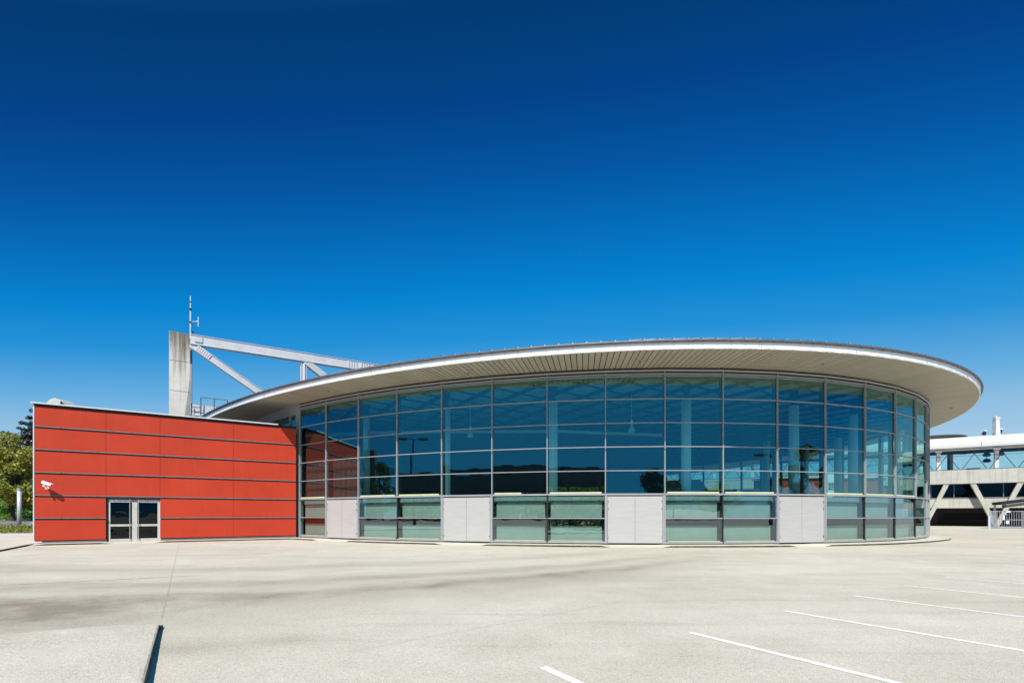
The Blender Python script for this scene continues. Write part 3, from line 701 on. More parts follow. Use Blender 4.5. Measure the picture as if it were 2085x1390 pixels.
# ---------------------------------------------------------------- pylon, roof truss, antenna, platform
Z0 = 45.0; TA = at(388, 690, Z0); TD = Vector((14.7, 9.0, 0)).normalized(); TS = Vector((TD.y, -TD.x, 0))
def pylon(base_c, ztop, w_, d_, name, label, group=None, mt=None):
    r = empty(name, (base_c.x, base_c.y, -0.2), label, 'pylon', group); m = MB()
    X, Y = TD, TS
    def sec(z, cut):
        h, k = w_ / 2, d_ / 2
        return [base_c + X * x + Y * y + UP * z for x, y in ((-h, -k), (-h, k), (h - 2 * h * cut, k), (h, k - k * 1.2 * cut), (h, -k))]
    zs = [(-.2, .5), (9, .42), (ztop - 4.5, .10), (ztop - 0.35, 0.02)]
    prev = None
    for z, cu_ in zs:
        s_ = sec(z, cu_)
        if prev: m.add(prev + s_, [(k, (k + 1) % 5, 5 + (k + 1) % 5, 5 + k) for k in range(5)][::1])
        prev = s_
    tp = [p + UP * (0.24 if k in (0, 1) else 0.18) for k, p in enumerate(prev)]
    m.add(prev + tp, [(k, (k + 1) % 5, 5 + (k + 1) % 5, 5 + k) for k in range(5)] + [(9, 8, 7, 6, 5)])
    m.build('shaft', mt or PYL, r)
    j = MB()
    for z in (13.0, 15.8, 10.4): j.box(base_c + UP * z + TS * (d_ / 2 + .003), (w_ * .93, 0.01, 0.03), (TD, TS, UP))
    for z in (13.0, 15.8, 10.4): j.box(base_c + UP * z - TD * (w_ / 2 + .002), (0.01, d_ * .9, 0.03), (TD, TS, UP))
    j.build('formwork_joint', DARKW, r)
    return r
PC = at(368.5, 760, Z0 + 0.9); PC.z = 0
X_img = Vector((1, 0, 0))
pylon(PC, 18.62, 1.75, 1.5, 'concrete_pylon', 'tall weathered concrete pylon rising behind the red annex, with a dirty top')
tr = empty('roof_truss', tuple(TA), 'long pale grey steel roof truss running from the concrete pylon over the hall roof', 'truss')
zc_t = EYE + (1048 - 691.5) / FPX * Z0                      # chord centre height
TB = Vector((TA.x, TA.y, 0)) + TD * 0.2
def tp_(s, z, off=0.0): return Vector((TB.x, TB.y, 0)) + TD * s + TS * off + UP * z
LC = 34.0
def flanged(mb, a, b, wd, hg):   # box member with thin flanges
    mb.bar(a, b, wd, hg)
    D = (b - a).normalized(); S = D.cross(UP).normalized() if abs(D.z) < .95 else TS; U = S.cross(D)
    for s_ in (-1, 1): mb.bar(a + U * s_ * (hg / 2), b + U * s_ * (hg / 2), wd + 0.10, 0.05, up=tuple(U))
ch = MB(); flanged(ch, tp_(-0.2, zc_t), tp_(LC, zc_t), 0.55, 0.86); ch.build('top_chord', STEEL, tr)
zb = 11.0
BAY = 9.55
for k in range(3):
    d = MB(); flanged(d, tp_(-0.15 + BAY * k + (.4 if k else 0), zc_t - .45), tp_(BAY * (k + 1) - 0.1, zb), 0.46, 0.56); d.build('diagonal', STEEL, tr)
    d = MB(); flanged(d, tp_(BAY * (k + 1), zc_t - .4), tp_(BAY * (k + 1), zb - .2), 0.40, 0.46); d.build('post', STEEL, tr)
bc = MB(); bc.bar(tp_(-0.2, zb + 0.2), tp_(LC, zb + 0.2), 0.5, 0.95); 
for k in range(8): bc.bar(tp_(.5 + 1.3 * k, zb + .66, .26), tp_(.5 + 1.3 * k, zb - .26, .26), 0.06, 0.06, up=(1, 0, 0), mi=0)
bc.build('bottom_chord', STEEL, tr)
for k, s0 in ((0, 1.35), (1, BAY + 1.35)):
    gp = MB(); P0_ = tp_(-0.15 + BAY * k + (.4 if k else 0), zc_t - .45); D = (tp_(BAY * (k + 1) - .1, zb) - P0_).normalized(); U = D.cross(TS) * -1
    c0 = P0_ + D * (1.3 if k else 1.15); LL = 2.8 if k else 1.3
    gp.box(c0 + TS * 0.27, (LL, 0.03, 0.56), (D, TS, U))
    n_ = int(LL / 0.2)
    for a_ in range(n_):
        for b_ in range(3):
            q = c0 + D * (a_ + .5 - n_ / 2) * .2 + U * (b_ - 1) * .17 + TS * 0.295; gp.box(q, (0.055, 0.03, 0.055), (D, TS, U), 1)
    gp.build('gusset_plate', [WHITE, STEEL_D], tr)
gp = MB(); c0 = tp_(15.2, zc_t, 0.27); gp.box(c0, (2.6, 0.03, 0.74), (TD, TS, UP))
for a_ in range(9):
    for b_ in range(5):
        if a_ == 4: continue
        gp.box(c0 + TD * (a_ - 4) * .27 + UP * (b_ - 2) * .14 + TS * .025, (0.07, 0.03, 0.05), (TD, TS, UP), 1)
gp.build('splice_plate', [WHITE, STEEL_D], tr)
bx = MB(); bx.box(tp_(.45, zc_t + .05, .32), (0.6, 0.05, 0.5), (TD, TS, UP)); bx.bar(tp_(-.15, zc_t - 1.0, 0), tp_(-.15, zc_t - 2.2, 0), 0.12, 0.12, up=(1, 0, 0), mi=1); bx.build('end_bearing', [STEEL, STEEL_D], tr)

ma = at(388, 683, Z0); mt = at(388, 603, Z0)
an = empty('antenna_mast', tuple(ma), 'slender white antenna mast standing on the pylon end of the truss', 'antenna')
m = MB(); m.tube((ma.x, ma.y, ma.z - .3), (ma.x, ma.y, ma.z + 2.4), 0.065, 10); m.tube((ma.x, ma.y, ma.z + 2.4), (mt.x, mt.y, mt.z), 0.05, 10)
m.tube((ma.x, ma.y, ma.z + 2.35), (ma.x, ma.y, ma.z + 2.5), 0.12, 10, mi=1); m.tube((ma.x, ma.y, ma.z + 3.1), (ma.x, ma.y, ma.z + 3.16), 0.09, 10, mi=1); m.tube((ma.x, ma.y, ma.z + 1.2), (ma.x, ma.y, ma.z + 1.3), 0.12, 10, mi=1); m.build('mast', [STEEL, STEEL_D], an)
m = MB(); zz = ma.z + 1.27; m.tube((ma.x, ma.y, zz), (ma.x + .70, ma.y, zz + .04), 0.03, 8); m.tube((ma.x + .72, ma.y, zz - .45), (ma.x + .72, ma.y, zz + .48), 0.035, 8); m.tube((ma.x + .4, ma.y, zz + .02), (ma.x + .72, ma.y, zz + .10), .02, 6)
prev = Vector((ma.x + .27, ma.y - .05, zz - .02))
for k in range(8):
    q = Vector((ma.x + .27 - .2 * ((k + 1) / 8) ** 2 + .02 * math.sin(k), ma.y - .08, zz - .02 - .11 * (k + 1))); m.tube(prev, q, 0.016, 5, mi=1); prev = q
m.build('dipole', [WHITE, STEEL_D], an)
m = MB(); m.tube((ma.x + .28, ma.y - .1, ma.z - .1), (ma.x + .28, ma.y - .1, ma.z + .30), 0.04, 8); m.tube((ma.x + .28, ma.y - .1, ma.z + .28), (ma.x + .28, ma.y - .1, ma.z + .34), 0.1, 10); m.build('beacon', STEEL_D, an)

pf = empty('maintenance_platform', tuple(tp_(1.6, zb)), 'small railed steel platform beside the foot of the concrete pylon', 'platform')
m = MB()
for s_ in (0.62, 1.68, 2.75): m.bar(tp_(s_, zb - .5, .55), tp_(s_, zb + 1.35, .55), 0.07, 0.07, up=(1, 0, 0))
m.bar(tp_(.62, zb + 1.35, .55), tp_(2.75, zb + 1.35, .55), 0.06, 0.06); m.build('guard_rail', GUTTER, pf)
m = MB(); m.bar(tp_(-.1, zb - .38, .5), tp_(5.2, zb - .38, .5), 0.5, 0.08); m.build('deck', STEEL, pf)
m = MB()
for s_ in (-.1, .62): m.bar(tp_(s_, zb - 2.6, .5), tp_(s_, zb + .7, .5), 0.09, 0.06, up=(1, 0, 0))
for k in range(8): m.bar(tp_(-.1, zb - 2.4 + .4 * k, .5), tp_(.62, zb - 2.4 + .4 * k, .5), 0.04, 0.05)
m.build('ladder', STEEL_D, pf)

# ---------------------------------------------------------------- ground, pavements, kerbs, markings
LZ = -0.2
def st(o): return tag(o, kind='structure')
g = MB(); g.quad((-900, -900, LZ), (900, -900, LZ), (900, 1100, LZ), (-900, 1100, LZ)); st(g.build('ground', GROUND))
# strip of raised pavement along the annex and the hall; it drops to the lot in front of the doors
path_in, path_out, lab = [], [], []
def addp(i_, o_, h): path_in.append(Vector(i_)); path_out.append(Vector(o_)); lab.append(h)
KZ = -0.12
def kerb_high(px): 
    for a, b in ((75, 212), (328, 640), (707, 890), (985, 1235), (1360, 1620), (1690, 2100)):
        if a <= px <= b: return 1.0
    return 0.0
L0_ = 0.0; n_st = 60
for k in range(n_st):
    u = WL * k / n_st; o = wp(u, 0, 1.0)
    if u > WL - 0.6: continue
    addp(wp(u, 0, -0.25), o, kerb_high(1042.5 + FPX * o.x / o.y))
addp(wp(WL - .1, 0, -.25), wp(WL - 0.75, 0, 1.0), 1)
for k in range(4, 300):
    i = 0.05 * k
    if i > 14.6: break
    d = 1.15 if i > 1 else 1.0 + .15 * i
    o = fac(i, d); 
    if i < 0.4: continue
    addp(fac(i, -0.3), o, kerb_high(1042.5 + FPX * o.x / o.y))
for q in ((28.15, 31.1), (29.7, 32.7), (31.0, 34.3), (31.9, 35.7), (32.1, 36.3)): addp(fac(14.6 + len([1]) * 0.4 + (q[1] - 31) * .35, -0.3), (q[0], q[1], 0), 1)
addp(fac(17.0, -0.3), fac(17.0, .05), 1)
# smooth the kerb heights so that the ends taper over half a metre
h = np.array(lab, float); hs = h.copy()
for k in range(len(h)):
    w_ = [h[j] for j in range(max(0, k - 1), min(len(h), k + 2))]; hs[k] = sum(w_) / len(w_)
pm, km = MB(), MB()
TH = 0.12
for k in range(len(path_in) - 1):
    a, b, c, d = path_in[k], path_in[k + 1], path_out[k + 1], path_out[k]
    ho = [LZ - 0.004 + (KZ - LZ + 0.004) * hs[k], LZ - 0.004 + (KZ - LZ + 0.004) * hs[k + 1]]
    e0 = d + (a - d).normalized() * TH; e1 = c + (b - c).normalized() * TH
    pm.quad(a + UP * KZ, e0 + UP * ho[0], e1 + UP * ho[1], b + UP * KZ)
    j0, j1 = random.uniform(-.012, .012), random.uniform(-.012, .012)
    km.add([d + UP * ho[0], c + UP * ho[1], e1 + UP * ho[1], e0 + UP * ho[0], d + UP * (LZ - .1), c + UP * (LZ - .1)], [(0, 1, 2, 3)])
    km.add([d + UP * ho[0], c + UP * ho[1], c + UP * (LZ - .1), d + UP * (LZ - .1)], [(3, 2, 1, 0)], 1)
    pass
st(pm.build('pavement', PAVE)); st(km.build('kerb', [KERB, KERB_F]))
bend = wp(0, 0, 1.0)
B0 = Vector((bend.x, bend.y, 0)); kd = (Vector((-21.4, 20.2, 0)) - Vector((-24.9, 25.3, 0))).normalized(); E0 = B0 + kd * 20
pl_ = MB(); poly = [E0, B0, wp(0, 0, -.25), Aback + Vector((2, 0, 0)), Vector((-36, 70, 0)), Vector((-95, 70, 0)), Vector((-95, 42, 0)), Vector((-60, 10, 0))]
pl_.prism([(p.x, p.y) for p in poly], LZ - .3, KZ, bottom=False); st(pl_.build('pavement', PAVE))
kb = MB(); nx = Vector((kd.y, -kd.x, 0)) * -1
for k in range(20):
    a, b = B0 + kd * k, B0 + kd * (k + .985); o = Vector((-kd.y, kd.x, 0)); p0, p1, q0, q1 = a + o * .006, b + o * .006, a - o * .12, b - o * .12
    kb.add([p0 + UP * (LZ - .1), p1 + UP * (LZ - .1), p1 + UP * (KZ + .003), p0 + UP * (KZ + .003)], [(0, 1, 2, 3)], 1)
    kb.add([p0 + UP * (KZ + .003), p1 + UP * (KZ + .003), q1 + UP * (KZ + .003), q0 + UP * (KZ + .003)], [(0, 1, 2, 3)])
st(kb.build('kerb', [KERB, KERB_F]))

# traffic island in the left foreground
isl = [(-3.28, 4.29), (-4.05, 5.43), (-4.92, 6.73), (-5.02, 6.95), (-5.31, 7.04), (-5.68, 7.05), (-5.95, 6.95), (-6.41, 6.72), (-6.84, 6.46), (-9.5, 4.9), (-9.5, -4), (2.5, -4)]
hh = [0.13, 0.115, 0.10, .05, .03, .03, .03, .03, .03, .03, .13, .13]
im = MB(); cvt = Vector((-5.4, 4.6, LZ + .11)); vs = [Vector((x, y, LZ + h_)) for (x, y), h_ in zip(isl, hh)]; n_ = len(vs)
inn = [v + (cvt - v).normalized() * 0.06 for v in vs]
for k in range(n_): inn[k].z = vs[k].z + .002
inn2 = [v + (cvt - v) * 0.28 for v in vs]
for k in range(n_): inn2[k].z = LZ + .11 if hh[k] < .1 else LZ + .12
im.add(inn + inn2 + [cvt], [(k, (k + 1) % n_, n_ + (k + 1) % n_, n_ + k) for k in range(n_)] + [(n_ + k, n_ + (k + 1) % n_, 2 * n_) for k in range(n_)])
st(im.build('traffic_island', ISLAND))
ik = MB()
# rough-edged kerb: subdivided with small chips
def sub(a, b, n): return [a + (b - a) * (k / n) for k in range(n)]
for seg, nn_ in ((11, 30), (0, 22), (1, 22), (2, 3), (3, 2)):
    a, b = vs[seg], vs[(seg + 1) % n_]; ia, ib = inn[seg], inn[(seg + 1) % n_]
    P0, I0 = sub(a, b, nn_) + [b], sub(ia, ib, nn_) + [ib]
    dd = (b - a).normalized(); nrm = Vector((dd.y, -dd.x, 0))
    J = [random.uniform(0, .018) for _ in range(nn_ + 1)]; J[0] = J[-1] = 0.008
    for k in range(nn_):
        e0, e1 = P0[k] + nrm * .006 - UP * (J[k] * .9 + .004), P0[k + 1] + nrm * .006 - UP * (J[k + 1] * .9 + .004)
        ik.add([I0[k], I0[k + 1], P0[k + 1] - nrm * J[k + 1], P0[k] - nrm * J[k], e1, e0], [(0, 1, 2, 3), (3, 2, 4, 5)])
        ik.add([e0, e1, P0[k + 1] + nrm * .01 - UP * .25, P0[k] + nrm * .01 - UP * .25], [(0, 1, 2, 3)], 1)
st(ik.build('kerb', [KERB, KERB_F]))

def strip(a, b, wd, z, m, name, jit=0.0, n=1):
    a = Vector((*a, z)); b = Vector((*b, z)); d = (b - a).normalized(); s = Vector((d.y, -d.x, 0)); q = MB()
    pts = [a + (b - a) * (k / n) + s * (random.uniform(-jit, jit) if 0 < k < n else 0) for k in range(n + 1)]
    for k in range(n): 
        w0, w1 = wd * random.uniform(.6, 1.2) if jit else wd, wd * random.uniform(.6, 1.2) if jit else wd
        q.quad(pts[k] - s * w0 / 2, pts[k] + s * w0 / 2, pts[k + 1] + s * w0 / 2, pts[k + 1] - s * w0 / 2)
    return st(q.build(name, m))
JOINT_L = plain('faint_joint', (0.30, 0.27, 0.22), 0.9)
JOINT = plain('joint_dirt', (0.16, 0.14, 0.11), 0.9)
strip((-19.4, 28.2), (-5.5, 7.6), 0.012, LZ + .004, JOINT_L, 'ground_joint', 0.006, 40)
strip((-13.5, 10.2), (-8.3, 12.97), 0.03, LZ + .004, JOINT, 'ground_joint', 0.02, 30)
strip((-1.9, 5.75), (.36, 7.65), 0.006, LZ + .004, JOINT_L, 'ground_joint', 0.008, 24)
strip((.36, 7.65), (2.6, 9.5), 0.006, LZ + .004, JOINT_L, 'ground_joint', 0.010, 24)
for k in range(3, 8): strip(isl[k], isl[k + 1], .035, LZ + .004, JOINT, 'ground_joint', 0.006, 6)
strip(isl[8], (-10.2, 4.45), .035, LZ + .004, JOINT, 'ground_joint', 0.006, 16)
for (x, y) in ((.33, 5.16), (2.46, 6.67), (4.61, 8.18), (6.87, 9.70), (9.02, 11.1), (11.3, 12.6), (13.5, 14.05), (15.8, 15.5)):
    d = Vector((.53, -.848)); L = 5.0
    if abs(x - 13.5) < .01:
        strip((x, y), (x + d.x * .45, y + d.y * .45), 0.10, LZ + .004, PAINT, 'parking_line'); x, y = x + d.x * .75, y + d.y * .75; L = 4.2
    strip((x, y), (x + d.x * L, y + d.y * L), 0.105, LZ + .004, PAINT, 'parking_line')

# ---------------------------------------------------------------- concrete bridge-like building on the right
BA = Vector((60.6, 70.0, 0)); BD = Vector((8.0, -5.2, 0)).normalized(); BN = Vector((BD.y, -BD.x, 0))    # BN points to the viewer
def bp_(s, z, n=0.0): return BA + BD * s + BN * n + UP * z
def bs(px): k = (px - 1042.5) / FPX; return (k * BA.y - BA.x) / (BD.x - k * BD.y)
bb = empty('concrete_gallery_building', (60.6, 70, -.2), 'long pale concrete gallery building on slanted legs with a white rounded roof and glazed terrace', 'building')
S0, S1, DEP = -56.0, 42.0, 14.0
def bbox(mb, s0, s1, z0, z1, n0, n1, mi=0): mb.box(bp_((s0 + s1) / 2, (z0 + z1) / 2, (n0 + n1) / 2), (s1 - s0, abs(n1 - n0), z1 - z0), (BD, BN, UP), mi)
m = MB(); bbox(m, S0, S1, 5.85, 7.78, -0.6, 0.0); bbox(m, S0, S1, 5.95, 6.3, -DEP, -.6); m.build('upper_wall', CONC, bb)
m = MB(); bbox(m, S0, S1, 2.42, 3.72, -1.6, -0.9); bbox(m, S0, S1, 2.6, 2.9, -DEP, -1.6); m.build('lower_wall', CONC, bb)
m = MB(); s = S0 + 1.0
while s < S1: 
    bbox(m, s, s + .03, 5.9, 7.74, 0.0, 0.006)
    if random.random() < .7: bbox(m, s + .4, s + .425, 2.46, 3.68, -.9, -.894)
    s += random.choice((.95, 1.3, 1.3, .7, 1.6))
m.build('formwork_joint', plain('joint_grey', (0.30, 0.28, 0.23), 0.9), bb)
m = MB(); g2 = MB(); s = S0
bbox(m, S0, S1, 3.74, 3.92, -1.15, -.95); bbox(m, S0, S1, 5.78, 5.84, -1.15, -1.0)
while s < S1: bbox(m, s, s + .1, 3.92, 5.80, -1.15, -1.0); s += 2.55
fr = m.build('window_band', plain('window_band_frame', (0.16, 0.16, 0.17), 0.5), bb)
g2.quad(bp_(S0, 3.9, -1.08), bp_(S1, 3.9, -1.08), bp_(S1, 5.8, -1.08), bp_(S0, 5.8, -1.08)); g2.build('glass', m_glass('dark_band_glass', (0.16, 0.20, 0.20), 0.03, .01), fr)
m = MB(); s = S0 + .7
bbox(m, S0, S1, 3.0, 5.9, -4.0, -3.9, 0)
while s < S1: bbox(m, s, s + 2.6, 3.6, 5.1, -3.9, -3.85, 1); s += 4.4
m.build('inner_wall', [plain('inner_grey', (0.16, 0.17, 0.17), 0.8), BLACK], bb)
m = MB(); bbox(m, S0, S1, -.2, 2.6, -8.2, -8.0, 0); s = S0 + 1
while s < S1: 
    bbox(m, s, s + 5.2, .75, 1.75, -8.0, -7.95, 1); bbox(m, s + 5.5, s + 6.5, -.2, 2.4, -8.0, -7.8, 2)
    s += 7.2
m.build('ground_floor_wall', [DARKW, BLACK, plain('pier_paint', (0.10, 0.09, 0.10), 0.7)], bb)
legs = [(bs(1928.5), bs(1888)), (bs(1981), bs(2020)), (bs(2080), bs(2034))]
per = bs(2080) - bs(1928.5)
tops = [(bs(1928.5) + per * k, -2.45) for k in range(-8, 4)] + [(bs(1981) + per * k, 2.45) for k in range(-8, 4)]
for s_top, ds in tops:
    if not (S0 < s_top < S1): continue
    m = MB(); a = bp_(s_top, 5.9, -.35); b = bp_(s_top + ds, LZ - .1, -.35)
    w2, t2 = 0.29, 0.26
    m.hexa([b - BD * w2 * .8 - BN * t2, b + BD * w2 * .8 - BN * t2, b + BD * w2 * .8 + BN * t2, b - BD * w2 * .8 + BN * t2, a - BD * w2 - BN * t2, a + BD * w2 - BN * t2, a + BD * w2 + BN * t2, a - BD * w2 + BN * t2])
    m.build('slanted_leg', CONC, bb)
# terrace: glass screen, zigzag bracing, posts, roof
m = MB(); m.quad(bp_(S0, 7.8, -.3), bp_(S1, 7.8, -.3), bp_(S1, 10.35, -.3), bp_(S0, 10.35, -.3)); m.build('terrace_glass', GLASS_T, bb)
m = MB(); s = S0; z0_, z1_ = 7.9, 10.0
while s < S1:
    m.bar(bp_(s, z0_, -.15), bp_(s + 1.25, z1_, -.15), .07, .07); m.bar(bp_(s + 1.25, z1_, -.15), bp_(s + 2.5, z0_, -.15), .07, .07); m.bar(bp_(s + 1.25, z1_, -.15), bp_(s + 1.25, 10.6, -.15), .04, .04, up=(1, 0, 0)); s += 2.83
bbox(m, S0, S1, 9.72, 9.76, -.2, -.16); bbox(m, S0, S1, 7.78, 7.86, -.35, -.05)
m.build('zigzag_brace', ALU_D, bb)
m = MB()
K = 9; prof = [(-0.2 - .9 * (1 - math.cos(R(90 * k / K))) , 10.95 + 1.55 * math.sin(R(90 * k / K))) for k in range(K + 1)]
prof = [(-.45, 10.75)] + prof + [(-DEP, 12.5), (-DEP, 11.3), (-3, 10.9)]
vs = [bp_(S0, z, n) for n, z in prof] + [bp_(S1, z, n) for n, z in prof]; q_ = len(prof)
m.add(vs, [(k, (k + 1) % q_, q_ + (k + 1) % q_, q_ + k) for k in range(q_)] + [tuple(reversed(range(q_))), tuple(range(q_, 2 * q_))])
s = S0 + 4
ro = m.build('roof', MEMB, bb)
m = MB()
while s < S1: bbox(m, s, s + .03, 10.9, 11.6, -.21, -.19); s += 8.2
bbox(m, S0, S1, 10.12, 10.72, -1.3, -1.0); bbox(m, S0, S1, 10.62, 10.7, -2.6, -2.3); m.build('eave_beam', ALU_D, bb)
m = MB(); s = S0
while s < S1: m.tube(bp_(s, 10.62, -.5), bp_(s + 2.45, 10.62, -.5), 0.13, 8); m.tube(bp_(s + 2.45, 10.62, -.5), bp_(s + 2.5, 10.62, -.5), 0.16, 8); s += 2.5
m.build('drain_pipe', plain('pipe_grey', (0.25, 0.22, 0.2), 0.6), bb)
sp = bs(2030.5) 
for k in range(-7, 4):
    s = sp + 6.05 * k
    if S0 < s < S1:
        m = MB(); bbox(m, s - .22, s + .22, 7.8, 9.0, -.62, -.2, 0); bbox(m, s - .22, s + .22, 9.0, 10.6, -.62, -.2, 1); bbox(m, s - .36, s + .36, 10.35, 10.6, -.75, -.15, 1)
        m.build('terrace_post', [WHITE, plain('grey_post', (0.22, 0.21, 0.22), 0.7) if 'grey_post' not in bpy.data.materials else bpy.data.materials['grey_post']], bb)
m = MB(); bbox(m, bs(1973), bs(2000), 7.86, 8.05, -2, -1); bbox(m, bs(1960), bs(1972), 10.1, 10.5, -1.6, -1); m.build('service_box', ALU_D, bb)
m = MB()
for px, py in ((2009, 926), (2009, 938), (2037, 924)):
    Zc = 71; p = at(px, py, Zc); m.ring([(0, -.25), (.35, -.2), (.5, 0), (.3, .3), (.0, .35)], p, 12)
m.tube(at(2009, 915, 71), at(2009, 938, 71), .05, 6); m.build('hanging_speaker', BLACK, bb)
# dark oval disc roof behind, white mast, floodlights on the roof
m = MB(); c = at(1908, 888, 84); m.ring([(0, 0), (4.6, .05), (4.8, .25), (4.6, .45), (0, .75)], (c.x - 1.2, c.y, c.z - .85), 40)
for k in range(5): t_ = k * 1.256; m.tube((c.x - 1 + 3 * math.cos(t_), c.y + 3 * math.sin(t_), 6), (c.x - 1 + 3 * math.cos(t_), c.y + 3 * math.sin(t_), c.z - .9), .2, 8)
tag(m.build('round_canopy', plain('dark_canopy', (0.06, 0.055, 0.055), 0.6), origin=(c.x, c.y, 6)), 'dark flat round canopy roof peeping out behind the white roof beside the glass facade', 'canopy')
c = at(2028, 886, 68.3); wm = empty('roof_mast', (c.x, c.y, 11.5), 'short white tapering mast standing on the white roof of the gallery building', 'mast')
m = MB(); q = Vector((c.x, c.y, 11.6)); hz = at(2028, 848, 68.3).z
m.hexa([q + Vector((x * .36, y * .36, 0)) for x, y in ((-1, -1), (1, -1), (1, 1), (-1, 1))] + [q + Vector((x * .23, y * .25, hz - q.z - .25)) for x, y in ((-1, -1), (1, -1), (1, 1), (-1, 1))]); m.build('shaft', WHITE, wm)
m = MB(); m.box((c.x, c.y, hz - .2), (.68, .6, .16)); m.tube((c.x, c.y, hz - .2), (c.x, c.y, hz + .12), .1, 8); m.build('cap', WHITE, wm)
m = MB(); m.bar((c.x - .85, c.y, 11.9), (c.x - .3, c.y, 12.9), .1, .1); m.build('stay', STEEL_D, wm)
def flood(px, py, label):
    p = at(px, py, 68.6); r = empty('floodlight', p, label, 'floodlight', 'floodlights on the gallery roof'); m = MB(); D = Vector((-.6, -.3, -.6)).normalized()
    m.tube(p - D * .25, p + D * .25, .14, 12, r2=.26); m.build('lamp_housing', STEEL_D, r)
    m = MB(); m.ring([(0, .2), (.16, .12), (.2, 0)], p - D * .3, 12); m.build('lamp_cap', WHITE, r)
    m = MB(); m.tube(p, p + Vector((-.1, 0, -.75)), .04, 6); m.tube(p + Vector((-.5, 0, -.4)), p + Vector((.8, 0, -.4)), .03, 6); m.build('bracket', ALU, r)
flood(2004.5, 880.5, 'floodlight on the white roof to the left of the short white mast')
flood(2037, 877, 'floodlight on the white roof close to the right of the short white mast')

# fence, canopy and post in front of the gallery building
FA = at(2014, 1075, 58.5); FA.z = LZ; FD = Vector((1.0, -0.12, 0)).normalized(); FN = Vector((FD.y, -FD.x, 0))
fe = empty('steel_fence', tuple(FA), 'galvanised steel bar fence in front of the slanted concrete legs', 'fence')
def fp(s, z, n=0.0): return FA + FD * s + FN * n + UP * z
m = MB()
for s_ in (0.12, 4.55, 6.9, 9.5, 12.5): m.bar(fp(s_, 0), fp(s_, 2.15), .1, .1, up=(1, 0, 0))
m.build('fence_post', GALV, fe)
m = MB()
for z in (.12, 1.05, 2.08): m.bar(fp(0, z), fp(13, z), .05, .06)
m.build('fence_rail', GALV, fe)
m = MB(); s = .05
while s < 13:
    dens = .10 if (s < .8 or 3.2 < s < 4.6) else .26
    m.bar(fp(s, .1, .03), fp(s, 2.1, .03), .045, .03, up=(1, 0, 0)); s += dens
m.build('fence_bars', GALV, fe)
m = MB(); m.box(fp(2.0, 2.05, .1), (.5, .03, .22)); m.box(fp(1.5, 1.3, .1), (.22, .03, .5)); m.box(fp(1.9, .75, .1), (.35, .03, .35)); m.build('notice_plate', SIGNW, fe)
cn = empty('sloping_canopy', tuple(fp(.6, 0)), 'dark sloping canopy with a fat pipe edge behind the steel fence', 'canopy')
m = MB(); m.bar(fp(1.3, 3.0, -.6), fp(13, 4.6, -.6), 1.4, .30); m.build('canopy_roof', BLACK, cn)
m = MB(); m.tube(fp(1.4, 2.68, .4), fp(13, 4.25, .4), .17, 10)
for k in range(6): m.tube(fp(2.4 * k + 1.2, 2.65 + .32 * k, .4), fp(2.4 * k + 1.28, 2.66 + .32 * k, .4), .21, 10)
m.build('edge_pipe', plain('pipe_dark', (0.045, 0.04, 0.05), 0.5), cn)
m = MB()
for s_ in (1.4, 6.5, 12): m.bar(fp(s_, 0, -1), fp(s_, 2.8 + .14 * s_, -1), .16, .16, up=(1, 0, 0))
m.build('canopy_post', GALV, cn)
m = MB(); p = at(2013.5, 1075, 58.3); m.tube((p.x, p.y, LZ), (p.x, p.y, LZ + 1.6), .09, 10)
tag(m.build('white_post', WHITE, origin=(p.x, p.y, LZ)), 'thin white post at the left end of the steel fence', 'post')

# seen through the hall: a low red building and a white pillar sign with black signs
m = MB(); 
rb = empty('red_side_building', (47, 73, LZ), 'low red building seen through the glass hall behind its white columns', 'building')
m.box((48, 76, 3.4), (17, 6, 7.2)); m.build('wall', plain('dull_red', (0.40, 0.06, 0.035), 0.6), rb)
m = MB(); m.box((48, 75.9, 7.1), (17.3, 6.4, .25)); m.build('roof', WHITE, rb)
m = MB()
for k in range(5): m.box((41.5 + 3.3 * k, 72.97, 3.2), (1.9, .06, 3.2))
m.build('window', BLACK, rb)
ps = empty('pillar_sign', (40.9, 62, LZ), 'white pillar sign with black pictograms seen through the glass right of the rightmost silver door', 'sign')
m = MB(); m.box((40.9, 62, 3.2), (1.15, .35, 6.9)); m.build('pillar', SIGNW, ps)
m = MB(); p0 = Vector((40.9, 61.81, 0))
for z in (5.05,):
    m.box(p0 + Vector((0, 0, z)), (.86, .01, .86)); 
m.build('dark_pictogram_field', BLACK, ps)
m = MB()
for k in range(26):
    r0, r1 = .05 + .013 * k, .05 + .013 * (k + 1); t0, t1 = k * .5, (k + 1) * .5
    m.bar(p0 + Vector((r0 * math.cos(t0), -.012, 5.05 + r0 * math.sin(t0))), p0 + Vector((r1 * math.cos(t1), -.012, 5.05 + r1 * math.sin(t1))), .01, .05)
m.build('spiral_mark', SIGNW, ps)
m = MB()
for zc_ in (3.95,):
    m.bar(p0 + Vector((-.3, 0, zc_)), p0 + Vector((.25, 0, zc_)), .02, .09); m.bar(p0 + Vector((.02, 0, zc_ + .3)), p0 + Vector((.3, 0, zc_)), .02, .11); m.bar(p0 + Vector((.02, 0, zc_ - .3)), p0 + Vector((.3, 0, zc_)), .02, .11)
for k in range(8): t0, t1 = R(45 * k), R(45 * k + 45); m.bar(p0 + Vector((-.12 + .16 * math.cos(t0), 0, 3.05 + .16 * math.sin(t0))), p0 + Vector((-.12 + .16 * math.cos(t1), 0, 3.05 + .16 * math.sin(t1))), .02, .07)
m.bar(p0 + Vector((.05, 0, 3.1)), p0 + Vector((.35, 0, 3.35)), .02, .09); m.bar(p0 + Vector((.05, 0, 3.0)), p0 + Vector((.35, 0, 2.75)), .02, .09)
m.build('arrow_marks', BLACK, ps)

